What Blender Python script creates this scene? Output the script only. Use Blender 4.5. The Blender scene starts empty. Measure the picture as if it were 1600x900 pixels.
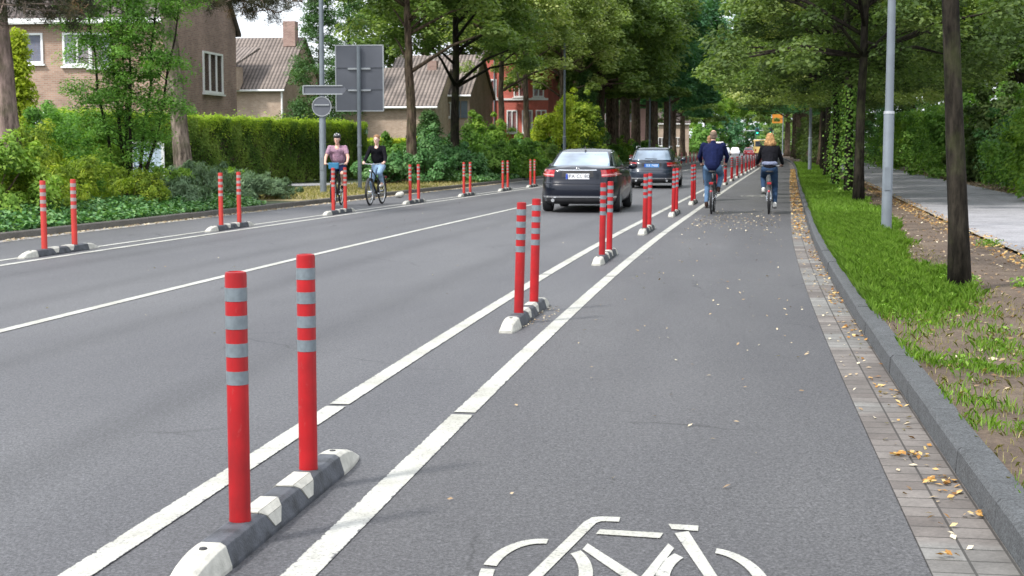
import bpy, bmesh, math, random
import numpy as np
from mathutils import Vector, Matrix, Euler
R = math.radians
SC = bpy.context.scene
COL = SC.collection
random.seed(7); rng = np.random.default_rng(7)

# ------------------------------------------------------------------ camera, sky, sun, exposure
FPX = 2280.0; CAM_H = 1.5; PITCH = math.atan(220/FPX)
cam = bpy.data.objects.new('camera', bpy.data.cameras.new('camera')); COL.objects.link(cam)
cam.location = (0, 0, CAM_H); cam.rotation_euler = (R(90)-PITCH, 0, 0)
cam.data.sensor_width = 36; cam.data.lens = 36*FPX/1600
cam.data.clip_start = .1; cam.data.clip_end = 3000
cam.data.dof.use_dof = True; cam.data.dof.focus_distance = 9.0; cam.data.dof.aperture_fstop = 9.0
SC.camera = cam

SUN_EL, SUN_AZ = 50.0, -128.0      # azimuth measured from +Y towards +X
w = bpy.data.worlds.new("World"); SC.world = w; w.use_nodes = True
nt = w.node_tree; nt.nodes.clear()
sky = nt.nodes.new('ShaderNodeTexSky'); sky.sky_type = 'NISHITA'; sky.sun_disc = False
sky.sun_elevation = R(SUN_EL); sky.sun_rotation = R(SUN_AZ); sky.air_density = 1.0; sky.dust_density = 3.0; sky.ozone_density = 1.0
tc = nt.nodes.new('ShaderNodeTexCoord'); no = nt.nodes.new('ShaderNodeTexNoise'); no.inputs['Scale'].default_value = 2.2; no.inputs['Detail'].default_value = 7
rp = nt.nodes.new('ShaderNodeValToRGB'); rp.color_ramp.elements[0].position = .28; rp.color_ramp.elements[1].position = .56
rp.color_ramp.elements[0].color = (.62, .62, .62, 1); rp.color_ramp.elements[1].color = (1, 1, 1, 1)
mx = nt.nodes.new('ShaderNodeMix'); mx.data_type = 'RGBA'; mx.inputs[7].default_value = (9.6, 10.1, 10.9, 1)
bg = nt.nodes.new('ShaderNodeBackground'); bg.inputs['Strength'].default_value = .13
out = nt.nodes.new('ShaderNodeOutputWorld')
nt.links.new(tc.outputs['Generated'], no.inputs['Vector']); nt.links.new(no.outputs['Fac'], rp.inputs['Fac'])
nt.links.new(rp.outputs['Color'], mx.inputs[0]); nt.links.new(sky.outputs['Color'], mx.inputs[6])
nt.links.new(mx.outputs[2], bg.inputs['Color']); nt.links.new(bg.outputs[0], out.inputs[0])
sd = bpy.data.lights.new('sun', 'SUN'); sd.energy = 3.5; sd.angle = R(6); sd.color = (1, .96, .90)
sun = bpy.data.objects.new('sun', sd); COL.objects.link(sun)
_d = Vector((math.sin(R(SUN_AZ))*math.cos(R(SUN_EL)), math.cos(R(SUN_AZ))*math.cos(R(SUN_EL)), math.sin(R(SUN_EL))))
sun.rotation_euler = _d.to_track_quat('Z', 'Y').to_euler(); sun.location = (0, 0, 40)
SC.view_settings.view_transform = 'Standard'; SC.view_settings.look = 'None'
SC.view_settings.exposure = 0.52; SC.view_settings.gamma = 1; SC.view_settings.use_curve_mapping = False
SC.render.engine = 'CYCLES'
SC.cycles.max_bounces = 8; SC.cycles.diffuse_bounces = 4; SC.cycles.transparent_max_bounces = 6
SC.cycles.transmission_bounces = 4; SC.cycles.glossy_bounces = 3

# ------------------------------------------------------------------ the road's reference curve (outer cycle lane line)
_hy = np.array([-20, 6, 10, 18, 28, 60, 80, 110, 140, 200, 300, 450, 900])
_hd = np.array([8.6, 8.6, 8.9, 9.7, 10.6, 10.7, 10.9, 10.6, 10.0, 9.0, 8.0, 7.4, 7.4])
_yy = np.arange(-20, 700, .5); _hh = np.radians(np.interp(_yy, _hy, _hd))
_xx = np.concatenate([[0], np.cumsum(np.tan((_hh[:-1]+_hh[1:])/2)*.5)]); _xx += -.75-np.interp(5.0, _yy, _xx)
def head(Y): return math.radians(np.interp(Y, _hy, _hd))
def narrow(Yr, off):                         # the left half of the road narrows slightly with distance
    return np.interp(Yr, [18, 25, 34, 54, 62, 120], [0, .13, .30, .75, .95, 1.3])*np.interp(off, [-11.6, -10.8, -7.4, -5.5], [0, 1, 1, 0])
def pt(Yr, off, z=0.0):                      # point at offset off (right positive) from the reference line
    off = off+float(narrow(Yr, off))
    h = head(Yr); return Vector((float(np.interp(Yr, _yy, _xx))+off*math.cos(h), Yr-off*math.sin(h), z))
def pw(Y, off, z=0.0):                       # the same, for a world Y
    Yr = Y
    for _ in range(4): Yr = Y+off*math.sin(head(Yr))
    return pt(Yr, off, z)
def yaw(Y): return -head(Y)

# ------------------------------------------------------------------ materials
def newmat(name):
    m = bpy.data.materials.new(name); m.use_nodes = True
    return m, m.node_tree, m.node_tree.nodes['Principled BSDF']
def node(t, typ, **kw):
    n = t.nodes.new(typ)
    for k, v in kw.items():
        if hasattr(n, k): setattr(n, k, v)
        else: n.inputs[k.replace('_', ' ')].default_value = v
    return n
def ramp(t, src, stops):
    r = t.nodes.new('ShaderNodeValToRGB'); e = r.color_ramp.elements
    while len(e) > 2: e.remove(e[-1])
    for i, (p, c) in enumerate(stops):
        el = e[i] if i < 2 else e.new(p)
        el.position = p; el.color = (*c, 1)
    t.links.new(src, r.inputs['Fac']); return r.outputs['Color']
def mixc(t, fac, a, b, mode='MIX'):
    m = t.nodes.new('ShaderNodeMix'); m.data_type = 'RGBA'; m.blend_type = mode
    for i, v in ((0, fac), (6, a), (7, b)):
        if hasattr(v, 'is_linked'): t.links.new(v, m.inputs[i])
        elif i == 0: m.inputs[0].default_value = v
        else: m.inputs[i].default_value = (*v, 1)
    return m.outputs[2]
def noise(t, scale, detail=4, rough=.55, coord='Object', vec=None, scl=None):
    n = t.nodes.new('ShaderNodeTexNoise'); n.inputs['Scale'].default_value = scale; n.inputs['Detail'].default_value = detail; n.inputs['Roughness'].default_value = rough
    c = t.nodes.new('ShaderNodeTexCoord'); s = c.outputs[coord]
    if scl:
        mp = t.nodes.new('ShaderNodeMapping'); mp.inputs['Scale'].default_value = scl; t.links.new(s, mp.inputs['Vector']); s = mp.outputs[0]
    t.links.new(s, n.inputs['Vector']); return n.outputs['Fac']
def bump(t, b, h, strength=.3, dist=.01):
    n = t.nodes.new('ShaderNodeBump'); n.inputs['Strength'].default_value = strength; n.inputs['Distance'].default_value = dist
    t.links.new(h, n.inputs['Height']); t.links.new(n.outputs[0], b.inputs['Normal'])
def plain(name, c, rough=.5, metal=0, var=.12, scale=6, coat=0, spec=.5, bmp=0):
    m, t, b = newmat(name)
    f = noise(t, scale, 5)
    lo = tuple(x*(1-var) for x in c); hi = tuple(min(1, x*(1+var)) for x in c)
    t.links.new(ramp(t, f, [(.3, lo), (.7, hi)]), b.inputs['Base Color'])
    b.inputs['Roughness'].default_value = rough; b.inputs['Metallic'].default_value = metal
    b.inputs['Coat Weight'].default_value = coat; b.inputs['Coat Roughness'].default_value = .04; b.inputs['Specular IOR Level'].default_value = spec
    if bmp: bump(t, b, noise(t, scale*8, 4), bmp, .01)
    return m
M = {}
def asphalt(name, c, tracks=()):
    m, t, b = newmat(name)
    fine = noise(t, 70, 5, .8); mid = noise(t, 26, 4, .65); big = noise(t, .5, 5, .6, 'UV', scl=(1, .25, 1)); st = noise(t, 2.6, 7, .7, scl=(1.0, 1.6, 1))
    c1 = ramp(t, fine, [(.32, tuple(x*.22 for x in c)), (.5, c), (.68, tuple(x*2.1 for x in c))])
    c2 = mixc(t, 1.0, c1, ramp(t, mid, [(.3, (.72,)*3), (.7, (1.22,)*3)]), 'MULTIPLY')
    c3 = mixc(t, 1.0, c2, ramp(t, big, [(.3, (.74, .74, .77)), (.7, (1.2, 1.2, 1.18))]), 'MULTIPLY')
    c4 = mixc(t, 1.0, c3, ramp(t, st, [(.22, (.70, .70, .70)), (.40, (1, 1, 1)), (.75, (1.05, 1.05, 1.05))]), 'MULTIPLY')
    sep_ = t.nodes.new('ShaderNodeSeparateXYZ'); uvn = t.nodes.new('ShaderNodeTexCoord'); t.links.new(uvn.outputs['UV'], sep_.inputs[0])
    mr = t.nodes.new('ShaderNodeMapRange'); mr.inputs[1].default_value = -12; mr.inputs[2].default_value = 4; t.links.new(sep_.outputs[0], mr.inputs[0])
    st_ = [(0, (1, 1, 1))]
    for o, v in tracks: st_ += [((o-.30+12)/16, (1, 1, 1)), ((o+12)/16, (v, v, v)), ((o+.30+12)/16, (1, 1, 1))]
    if tracks: c4 = mixc(t, 1.0, c4, ramp(t, mr.outputs[0], st_), 'MULTIPLY')
    # fine cracks, only in some places
    vo = t.nodes.new('ShaderNodeTexVoronoi'); vo.feature = 'DISTANCE_TO_EDGE'; vo.inputs['Scale'].default_value = .55
    wv = t.nodes.new('ShaderNodeMix'); wv.data_type = 'VECTOR'; wv.inputs[0].default_value = .12
    nz = t.nodes.new('ShaderNodeTexNoise'); nz.inputs['Scale'].default_value = 4; nz.inputs['Detail'].default_value = 6; oc = t.nodes.new('ShaderNodeTexCoord')
    t.links.new(oc.outputs['Object'], nz.inputs['Vector']); t.links.new(oc.outputs['Object'], wv.inputs[4]); t.links.new(nz.outputs['Color'], wv.inputs[5]); t.links.new(wv.outputs[1], vo.inputs['Vector'])
    crk = ramp(t, vo.outputs['Distance'], [(.0, (.35,)*3), (.006, (1,)*3)])
    msk = ramp(t, noise(t, .35, 3, .5), [(.52, (0,)*3), (.60, (1,)*3)])
    c5 = mixc(t, msk, c4, mixc(t, 1.0, c4, crk, 'MULTIPLY'))
    t.links.new(c5, b.inputs['Base Color']); b.inputs['Roughness'].default_value = .60; b.inputs['Specular IOR Level'].default_value = .45
    bump(t, b, fine, 1.0, .008)
    return m
M['asphalt'] = asphalt('asphalt', (.086, .086, .092), ((-7.0, .80), (-5.3, .82), (-3.5, .80), (-1.75, .81))); M['asphalt_lane'] = asphalt('asphalt_cycle', (.076, .075, .079), ((1.1, 1.06),))
def paint():
    m, t, b = newmat('road_paint')
    n = noise(t, 70, 6, .75); g = noise(t, 2.2, 6, .7); n2 = noise(t, 16, 7, .75)
    a = ramp(t, n, [(.34, (.20, .20, .20)), (.46, (.41, .41, .38)), (.7, (.50, .50, .465))])
    a = mixc(t, 1.0, a, ramp(t, g, [(.3, (.72, .71, .66)), (.62, (1, 1, 1))]), 'MULTIPLY')
    at = t.nodes.new('ShaderNodeAttribute'); at.attribute_name = 'acr'
    ab = t.nodes.new('ShaderNodeMath'); ab.operation = 'ABSOLUTE'; t.links.new(at.outputs['Fac'], ab.inputs[0])
    pw_ = t.nodes.new('ShaderNodeMath'); pw_.operation = 'POWER'; pw_.inputs[1].default_value = 9; t.links.new(ab.outputs[0], pw_.inputs[0])
    mu = t.nodes.new('ShaderNodeMath'); mu.operation = 'MULTIPLY_ADD'; mu.inputs[1].default_value = -.20; t.links.new(pw_.outputs[0], mu.inputs[0]); t.links.new(n2, mu.inputs[2])
    k = ramp(t, mu.outputs[0], [(.33, (0, 0, 0)), (.37, (1, 1, 1))])
    t.links.new(mixc(t, k, (.085, .084, .09), a), b.inputs['Base Color'])
    b.inputs['Roughness'].default_value = .65; b.inputs['Specular IOR Level'].default_value = .3; bump(t, b, n, .5, .004); return m
M['paint'] = paint()
def dirt():
    m, t, b = newmat('bare_earth')
    a = noise(t, 1.3, 8, .7); f = noise(t, 35, 5, .7)
    c = ramp(t, a, [(.3, (.060, .040, .028)), (.55, (.115, .082, .058)), (.75, (.16, .125, .085))])
    t.links.new(mixc(t, 1.0, c, ramp(t, f, [(.3, (.6,)*3), (.7, (1.4,)*3)]), 'MULTIPLY'), b.inputs['Base Color'])
    b.inputs['Roughness'].default_value = .95; bump(t, b, f, .8, .03); return m
M['dirt'] = dirt()
def dryg():
    m, t, b = newmat('dry_grass_ground')
    a = noise(t, .8, 8, .7); f = noise(t, 25, 5, .7)
    c = ramp(t, a, [(.32, (.10, .12, .03)), (.5, (.24, .20, .09)), (.7, (.34, .27, .15))])
    t.links.new(mixc(t, 1.0, c, ramp(t, f, [(.3, (.6,)*3), (.7, (1.35,)*3)]), 'MULTIPLY'), b.inputs['Base Color'])
    b.inputs['Roughness'].default_value = .95; bump(t, b, f, .8, .03); return m
M['dry'] = dryg()
M['ground'] = plain('ground_green', (.05, .07, .03), .95, var=.4, scale=.8)
def concrete(name, c, scale=3, bm=.4):
    m, t, b = newmat(name); a = noise(t, scale, 8, .7); f = noise(t, 90, 4, .7)
    cc = ramp(t, a, [(.25, tuple(x*.65 for x in c)), (.5, c), (.75, tuple(x*1.25 for x in c))])
    t.links.new(mixc(t, 1.0, cc, ramp(t, f, [(.38, (.5,)*3), (.62, (1.6,)*3)]), 'MULTIPLY'), b.inputs['Base Color'])
    b.inputs['Roughness'].default_value = .85; bump(t, b, f, bm, .006); return m
M['kerb'] = concrete('kerb_stone', (.062, .066, .070), 7, 1.0)
M['kerb_left'] = concrete('old_kerb_stone', (.10, .092, .080), 3)
M['path'] = concrete('footpath_surface', (.235, .232, .245), 1.2)
M['edge'] = concrete('edging', (.24, .23, .215), 3)
def bricktex(name, c1, c2, mortar, bw, bh, ms, off=.5, bmp=.4, zone=None, rough=.85, varscale=.5):
    m, t, b = newmat(name)
    br = t.nodes.new('ShaderNodeTexBrick'); br.offset = off; br.inputs['Scale'].default_value = 1
    br.inputs['Brick Width'].default_value = bw; br.inputs['Row Height'].default_value = bh; br.inputs['Mortar Size'].default_value = ms
    br.inputs['Mortar Smooth'].default_value = .2
    br.inputs['Color1'].default_value = (*c1, 1); br.inputs['Color2'].default_value = (*c2, 1); br.inputs['Mortar'].default_value = (*mortar, 1)
    uv = t.nodes.new('ShaderNodeTexCoord'); t.links.new(uv.outputs['UV'], br.inputs['Vector'])
    col = br.outputs['Color']
    if zone: col = mixc(t, ramp(t, noise(t, zone[0], 1, .4, 'UV', scl=(.2, 1, 1)), [(zone[1], (0,)*3), (zone[1]+.02, (1,)*3)]), col, mixc(t, .9, col, zone[2], 'MULTIPLY'))
    col = mixc(t, 1.0, col, ramp(t, noise(t, varscale, 7, .7), [(.3, (.66,)*3), (.7, (1.25,)*3)]), 'MULTIPLY')
    col = mixc(t, 1.0, col, ramp(t, noise(t, 60, 4, .7), [(.3, (.8,)*3), (.7, (1.2,)*3)]), 'MULTIPLY')
    t.links.new(col, b.inputs['Base Color']); b.inputs['Roughness'].default_value = rough
    bump(t, b, br.outputs['Fac'], -bmp, .01); return m
M['gutter'] = bricktex('gutter_pavers', (.100, .086, .078), (.158, .142, .130), (.038, .033, .029), .157, .158, .006, 0, .9, zone=(.55, .53, (1.2, 1.32, 1.36)), varscale=2.5)
M['brick_orange'] = bricktex('orange_buff_brick', (.31, .185, .13), (.42, .265, .195), (.38, .32, .27), .23, .077, .012)
M['brick_brown'] = bricktex('brown_brick', (.24, .135, .11), (.34, .21, .175), (.30, .25, .22), .23, .077, .012)
M['brick_red'] = bricktex('red_brick', (.55, .12, .085), (.60, .15, .11), (.33, .13, .11), .23, .077, .01)
M['brick_buff'] = bricktex('pale_buff_brick', (.36, .25, .18), (.45, .33, .25), (.42, .36, .30), .23, .077, .012)
def rooftile(name, c):
    m, t, b = newmat(name)
    wv = t.nodes.new('ShaderNodeTexWave'); wv.wave_type = 'BANDS'; wv.bands_direction = 'X'; wv.inputs['Scale'].default_value = 1.25; wv.inputs['Distortion'].default_value = .4
    wz = t.nodes.new('ShaderNodeTexWave'); wz.wave_type = 'BANDS'; wz.bands_direction = 'Y'; wz.wave_profile = 'SAW'; wz.inputs['Scale'].default_value = .9
    uv = t.nodes.new('ShaderNodeTexCoord')
    for q in (wv, wz): t.links.new(uv.outputs['UV'], q.inputs['Vector'])
    c1 = ramp(t, noise(t, .8, 8, .75), [(.3, tuple(x*.55 for x in c)), (.5, c), (.7, tuple(x*1.4 for x in c))])
    c2 = mixc(t, 1.0, c1, ramp(t, wv.outputs['Fac'], [(.1, (.42,)*3), (.6, (1.2,)*3)]), 'MULTIPLY')
    t.links.new(mixc(t, 1.0, c2, ramp(t, wz.outputs['Fac'], [(.0, (1.1,)*3), (.85, (.9,)*3), (1, (.5,)*3)]), 'MULTIPLY'), b.inputs['Base Color'])
    b.inputs['Roughness'].default_value = .85; bump(t, b, wv.outputs['Fac'], .8, .05); return m
M['tile'] = rooftile('grey_brown_tiles', (.165, .135, .118)); M['tile_dark'] = rooftile('dark_tiles', (.10, .08, .075))
M['white'] = plain('white_frame', (.78, .78, .78), .4, var=.06)
def glass(name, c, rough=.04):
    m, t, b = newmat(name); t.links.new(ramp(t, noise(t, .9, 3), [(.35, tuple(x*.6 for x in c)), (.65, tuple(x*1.5 for x in c))]), b.inputs['Base Color'])
    b.inputs['Roughness'].default_value = rough; b.inputs['Specular IOR Level'].default_value = .8; b.inputs['Coat Weight'].default_value = .5; return m
M['glass'] = glass('window_glass', (.045, .055, .07)); M['glass_light'] = glass('curtained_glass', (.42, .47, .55), .15); M['blind'] = plain('roller_blind', (.26, .30, .42), .7)
M['car_glass'] = glass('car_glass', (.20, .26, .34), .06)
M['red'] = plain('red_plastic', (.32, .0055, .008), .42, var=.14, scale=9, spec=.25)
def scuffed(m, amt=.5):
    t = m.node_tree; b = t.nodes['Principled BSDF']; src = b.inputs['Base Color'].links[0].from_socket
    k = ramp(t, noise(t, 26, 8, .75, scl=(1, 1, .35)), [(.60, (0,)*3), (.68, (amt,)*3)]); k2 = ramp(t, noise(t, 7, 6, .7, scl=(1, 1, .3)), [(.45, (0,)*3), (.75, (.45,)*3)])
    c = mixc(t, k2, src, (.11, .010, .012)); c = mixc(t, k, c, (.38, .16, .14)); t.links.new(c, b.inputs['Base Color'])
scuffed(M['red'], .35)
M['red_worn'] = plain('weathered_red_plastic', (.66, .045, .045), .5, var=.3, scale=30)
M['orange_red'] = plain('faded_red_plastic', (.42, .022, .014), .5, var=.12)
M['band'] = plain('grey_reflective_band', (.165, .195, .215), .35, .2, var=.16, scale=40, spec=.5)
M['band_pale'] = plain('pale_reflective_band', (.33, .27, .26), .4, .15, var=.12, scale=30)
M['rubber'] = plain('grey_black_rubber', (.050, .054, .064), .6, var=.65, scale=9, bmp=.5)
M['pad'] = plain('scuffed_white_pad', (.42, .41, .365), .6, var=.26, scale=14, bmp=.35)
M['steel'] = plain('galvanised_steel', (.16, .185, .21), .55, .25, var=.12, scale=4)
M['sign_back'] = plain('grey_sign_back', (.105, .112, .135), .5, .2, var=.12, scale=1.2)
M['alu'] = plain('pale_aluminium', (.36, .38, .40), .45, .4, var=.08)
M['black'] = plain('black_matt', (.015, .015, .017), .6, var=.3)
M['tyre'] = plain('tyre_rubber', (.022, .022, .024), .8, var=.2)
M['chrome'] = plain('chrome', (.75, .76, .78), .12, .95, var=.05)
M['navy_paint'] = plain('dark_navy_car_paint', (.003, .005, .013), .3, 0, var=.08, coat=.5, spec=.25)
M['grey_paint'] = plain('blue_grey_car_paint', (.016, .024, .042), .32, .1, var=.06, coat=.7)
M['lens'] = plain('red_lamp_lens', (.34, .006, .012), .15, var=.35, scale=14, coat=1)
M['plate'] = plain('white_plate', (.72, .73, .76), .4, var=.03); M['plate_blue'] = plain('blue_plate', (.06, .24, .62), .4, var=.08); M['euro'] = plain('blue_strip', (.02, .06, .40), .4)
M['bark'] = None
def bark(name, c, sc=14, stretch=.22):
    m, t, b = newmat(name)
    a = noise(t, sc, 7, .7, scl=(1, 1, stretch)); g = noise(t, 1.6, 5, .6)
    c1 = ramp(t, a, [(.36, tuple(x*.28 for x in c)), (.5, c), (.64, tuple(x*1.9 for x in c))])
    c2 = mixc(t, ramp(t, g, [(.5, (0,)*3), (.72, (.55,)*3)]), c1, (.07, .085, .03))
    t.links.new(c2, b.inputs['Base Color']); b.inputs['Roughness'].default_value = .92; b.inputs['Specular IOR Level'].default_value = .12; bump(t, b, a, 1.0, .03); return m
M['bark'] = bark('lime_bark', (.020, .017, .013)); M['bark_pale'] = bark('mossy_pale_bark', (.15, .12, .10), 9); M['bark_pine'] = bark('pine_bark', (.17, .125, .11), 7)
M['bark_brown'] = bark('brown_bark', (.085, .062, .046), 12)
def leafm(name, lo, mid, hi, trans=.32, rough=.55):
    if 'leaves' in name or 'needles' in name:
        if 'fallen' not in name and 'dry' not in name: lo = tuple(x*1.0 for x in lo); mid = tuple(min(.6, x*1.35) for x in mid); hi = tuple(min(.62, x*1.25) for x in hi); trans = min(.42, trans+.1)
    m = bpy.data.materials.new(name); m.use_nodes = True; t = m.node_tree; b = t.nodes['Principled BSDF']
    a = t.nodes.new('ShaderNodeAttribute'); a.attribute_name = 'tint'
    c = ramp(t, a.outputs['Fac'], [(.0, lo), (.5, mid), (1.0, hi)])
    t.links.new(c, b.inputs['Base Color']); b.inputs['Roughness'].default_value = rough; b.inputs['Specular IOR Level'].default_value = .18
    tr = t.nodes.new('ShaderNodeBsdfTranslucent'); t.links.new(mixc(t, 1, c, (1.2, 1.3, .5), 'MULTIPLY'), tr.inputs['Color'])
    ms = t.nodes.new('ShaderNodeMixShader'); ms.inputs[0].default_value = trans
    t.links.new(b.outputs[0], ms.inputs[1]); t.links.new(tr.outputs[0], ms.inputs[2])
    t.links.new(ms.outputs[0], t.nodes['Material Output'].inputs['Surface']); return m
M['lf_lime'] = leafm('lime_leaves', (0.03, 0.06, 0.016), (0.105, 0.165, 0.045), (0.28, 0.34, 0.12))
M['lf_yellow'] = leafm('yellowish_lime_leaves', (0.05, 0.085, 0.02), (0.19, 0.25, 0.075), (0.44, 0.45, 0.2))
M['lf_blue'] = leafm('blue_green_leaves', (0.016, 0.055, 0.028), (0.065, 0.165, 0.08), (0.15, 0.29, 0.14))
M['lf_dark'] = leafm('dark_leaves', (0.016, 0.032, 0.01), (0.055, 0.09, 0.026), (0.17, 0.22, 0.075))
M['lf_fir'] = leafm('fir_needles', (0.018, 0.045, 0.016), (0.045, 0.1, 0.03), (0.1, 0.17, 0.05), .15)
M['lf_pine'] = leafm('pine_needles', (0.03, 0.035, 0.02), (0.065, 0.065, 0.04), (0.24, 0.13, 0.07), .1)
M['lf_bright'] = leafm('bright_leaves', (0.04, 0.09, 0.015), (0.13, 0.23, 0.035), (0.3, 0.4, 0.07))
M['lf_acid'] = leafm('yellow_green_leaves', (0.08, 0.12, 0.015), (0.24, 0.3, 0.025), (0.48, 0.52, 0.05))
M['lf_ivy'] = leafm('ivy_leaves', (0.02, 0.065, 0.02), (0.065, 0.16, 0.05), (0.19, 0.32, 0.13), .15, .4)
M['lf_juniper'] = leafm('juniper_needles', (0.04, 0.07, 0.035), (0.1, 0.16, 0.085), (0.2, 0.27, 0.16), .1)
M['lf_feather'] = leafm('feathery_leaves', (0.03, 0.08, 0.012), (0.085, 0.19, 0.035), (0.22, 0.37, 0.08))
M['lf_bush'] = leafm('hazel_leaves', (0.03, 0.08, 0.015), (0.105, 0.21, 0.04), (0.26, 0.38, 0.09))
M['lf_hedge'] = leafm('hedge_leaves', (0.02, 0.05, 0.012), (0.11, 0.19, 0.035), (0.25, 0.31, 0.07))
M['lf_orange'] = leafm('fallen_leaves', (.16, .07, .02), (.42, .22, .06), (.62, .48, .22), .1, .7)
M['lf_pale'] = leafm('pale_dry_leaves', (.18, .11, .06), (.40, .31, .20), (.62, .56, .42), .1, .7)
M['grass'] = leafm('grass_blades', (.07, .16, .012), (.14, .27, .03), (.31, .47, .10), .4, .6)
M['grass_dry'] = leafm('dry_grass_blades', (.16, .18, .05), (.32, .28, .12), (.48, .42, .22), .3, .7)
M['skin'] = plain('skin', (.62, .36, .27), .5, var=.05); M['skin_pale'] = plain('fair_skin', (.66, .42, .34), .5, var=.05)

# ------------------------------------------------------------------ object helpers
def setp(o, label=None, cat=None, group=None, kind=None):
    if label: o['label'] = label
    if cat: o['category'] = cat
    if group: o['group'] = group
    if kind: o['kind'] = kind
    return o
def empty(name, loc, rz=0, label=None, cat=None, group=None):
    o = bpy.data.objects.new(name, None); COL.objects.link(o); o.location = loc; o.rotation_euler = (0, 0, rz); o.empty_display_size = .3
    return setp(o, label, cat, group)
def link(name, me, mat=None, parent=None, smooth=False):
    o = bpy.data.objects.new(name, me); COL.objects.link(o)
    if mat is not None:
        me.materials.clear(); me.materials.append(mat)
    if parent: o.parent = parent
    if smooth: me.polygons.foreach_set('use_smooth', [True]*len(me.polygons))
    return o
def auto_uv(me):
    uvl = me.uv_layers.new(name='UV')
    for p in me.polygons:
        n = p.normal
        if abs(n.z) > .995: t_, b_ = Vector((1, 0, 0)), Vector((0, 1, 0))
        else: t_ = Vector((0, 0, 1)).cross(n).normalized(); b_ = n.cross(t_)
        for li in p.loop_indices:
            v = me.vertices[me.loops[li].vertex_index].co; uvl.data[li].uv = (v.dot(t_), v.dot(b_))
def mesh(name, verts, faces, mat=None, parent=None, smooth=False, uv=False):
    me = bpy.data.meshes.new(name); me.from_pydata([tuple(v) for v in verts], [], faces); me.update()
    if uv: auto_uv(me)
    return link(name, me, mat, parent, smooth)
class B:
    """collects shapes, builds ONE mesh object"""
    def __init__(s): s.v = []; s.f = []
    def add(s, vs, fs):
        k = len(s.v); s.v += [Vector(v) for v in vs]; s.f += [tuple(i+k for i in f) for f in fs]; return s
    def box(s, c, d, rot=None, taper=1.0):
        x, y, z = d[0]/2, d[1]/2, d[2]/2; vs = []
        for sz in (-1, 1):
            k = taper if sz > 0 else 1
            for sx, sy in ((-1, -1), (1, -1), (1, 1), (-1, 1)): vs.append(Vector((sx*x*k, sy*y*k, sz*z)))
        if rot: vs = [rot @ v for v in vs]
        return s.add([v+Vector(c) for v in vs], [(3, 2, 1, 0), (4, 5, 6, 7), (0, 1, 5, 4), (1, 2, 6, 5), (2, 3, 7, 6), (3, 0, 4, 7)])
    def tube(s, pts, rads, n=10, cap=True):
        pts = [Vector(p) for p in pts]
        if not hasattr(rads, '__len__'): rads = [rads]*len(pts)
        k = len(s.v); up = None
        for i, p in enumerate(pts):
            d = (pts[min(i+1, len(pts)-1)]-pts[max(i-1, 0)]).normalized()
            if up is None: up = Vector((1, 0, 0)) if abs(d.x) < .8 else Vector((0, 1, 0))
            a = (up-d*up.dot(d)).normalized(); b_ = d.cross(a); up = a
            for j in range(n):
                t_ = 2*math.pi*j/n; s.v.append(p+(a*math.cos(t_)+b_*math.sin(t_))*rads[i])
        for i in range(len(pts)-1):
            for j in range(n):
                q = (j+1) % n; s.f.append((k+i*n+j, k+i*n+q, k+(i+1)*n+q, k+(i+1)*n+j))
        if cap:
            s.f.append(tuple(k+j for j in range(n))[::-1]); s.f.append(tuple(k+(len(pts)-1)*n+j for j in range(n)))
        return s
    def torus(s, c, R_, r, n=28, m=8, axis='x', a0=0, a1=2*math.pi):
        full = abs(a1-a0-2*math.pi) < 1e-6; k = len(s.v); cnt = n if full else n+1
        for i in range(cnt):
            a = a0+(a1-a0)*i/n
            for j in range(m):
                b_ = 2*math.pi*j/m; rr = R_+r*math.cos(b_); o = r*math.sin(b_)
                p = {'x': (o, rr*math.cos(a), rr*math.sin(a)), 'y': (rr*math.cos(a), o, rr*math.sin(a)), 'z': (rr*math.cos(a), rr*math.sin(a), o)}[axis]
                s.v.append(Vector(c)+Vector(p))
        for i in range(n):
            i2 = (i+1) % cnt
            for j in range(m):
                j2 = (j+1) % m; s.f.append((k+i*m+j, k+i2*m+j, k+i2*m+j2, k+i*m+j2))
        return s
    def loft(s, loops, close=True, capends=True):
        k = len(s.v); n = len(loops[0])
        for l in loops: s.v += [Vector(p) for p in l]
        for i in range(len(loops)-1):
            for j in range(n if close else n-1):
                q = (j+1) % n; s.f.append((k+i*n+j, k+i*n+q, k+(i+1)*n+q, k+(i+1)*n+j))
        if capends:
            s.f.append(tuple(k+j for j in range(n))[::-1]); s.f.append(tuple(k+(len(loops)-1)*n+j for j in range(n)))
        return s
    def sphere(s, c, r, n=10, m=7, sc=(1, 1, 1)):
        k = len(s.v)
        for i in range(m+1):
            a = math.pi*i/m
            for j in range(n):
                b_ = 2*math.pi*j/n; s.v.append(Vector(c)+Vector((r*sc[0]*math.sin(a)*math.cos(b_), r*sc[1]*math.sin(a)*math.sin(b_), r*sc[2]*math.cos(a))))
        for i in range(m):
            for j in range(n):
                q = (j+1) % n; s.f.append((k+i*n+j, k+(i+1)*n+j, k+(i+1)*n+q, k+i*n+q))
        return s
    def build(s, name, mat, parent=None, smooth=False, uv=False, bevel=0, angle=None):
        me = bpy.data.meshes.new(name); me.from_pydata([tuple(v) for v in s.v], [], s.f)
        bm = bmesh.new(); bm.from_mesh(me); bmesh.ops.remove_doubles(bm, verts=bm.verts, dist=1e-6); bmesh.ops.recalc_face_normals(bm, faces=bm.faces)
        if bevel: bmesh.ops.bevel(bm, geom=[e for e in bm.edges if e.is_manifold and e.calc_face_angle(0) > .5], offset=bevel, segments=2, affect='EDGES', profile=.6)
        bm.to_mesh(me); bm.free(); me.update()
        if uv: auto_uv(me)
        o = link(name, me, mat, parent, smooth)
        if smooth and angle is not None: me.set_sharp_from_angle(angle=R(angle))
        return o
def children(o): return [c for c in bpy.data.objects if c.parent == o]
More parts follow.
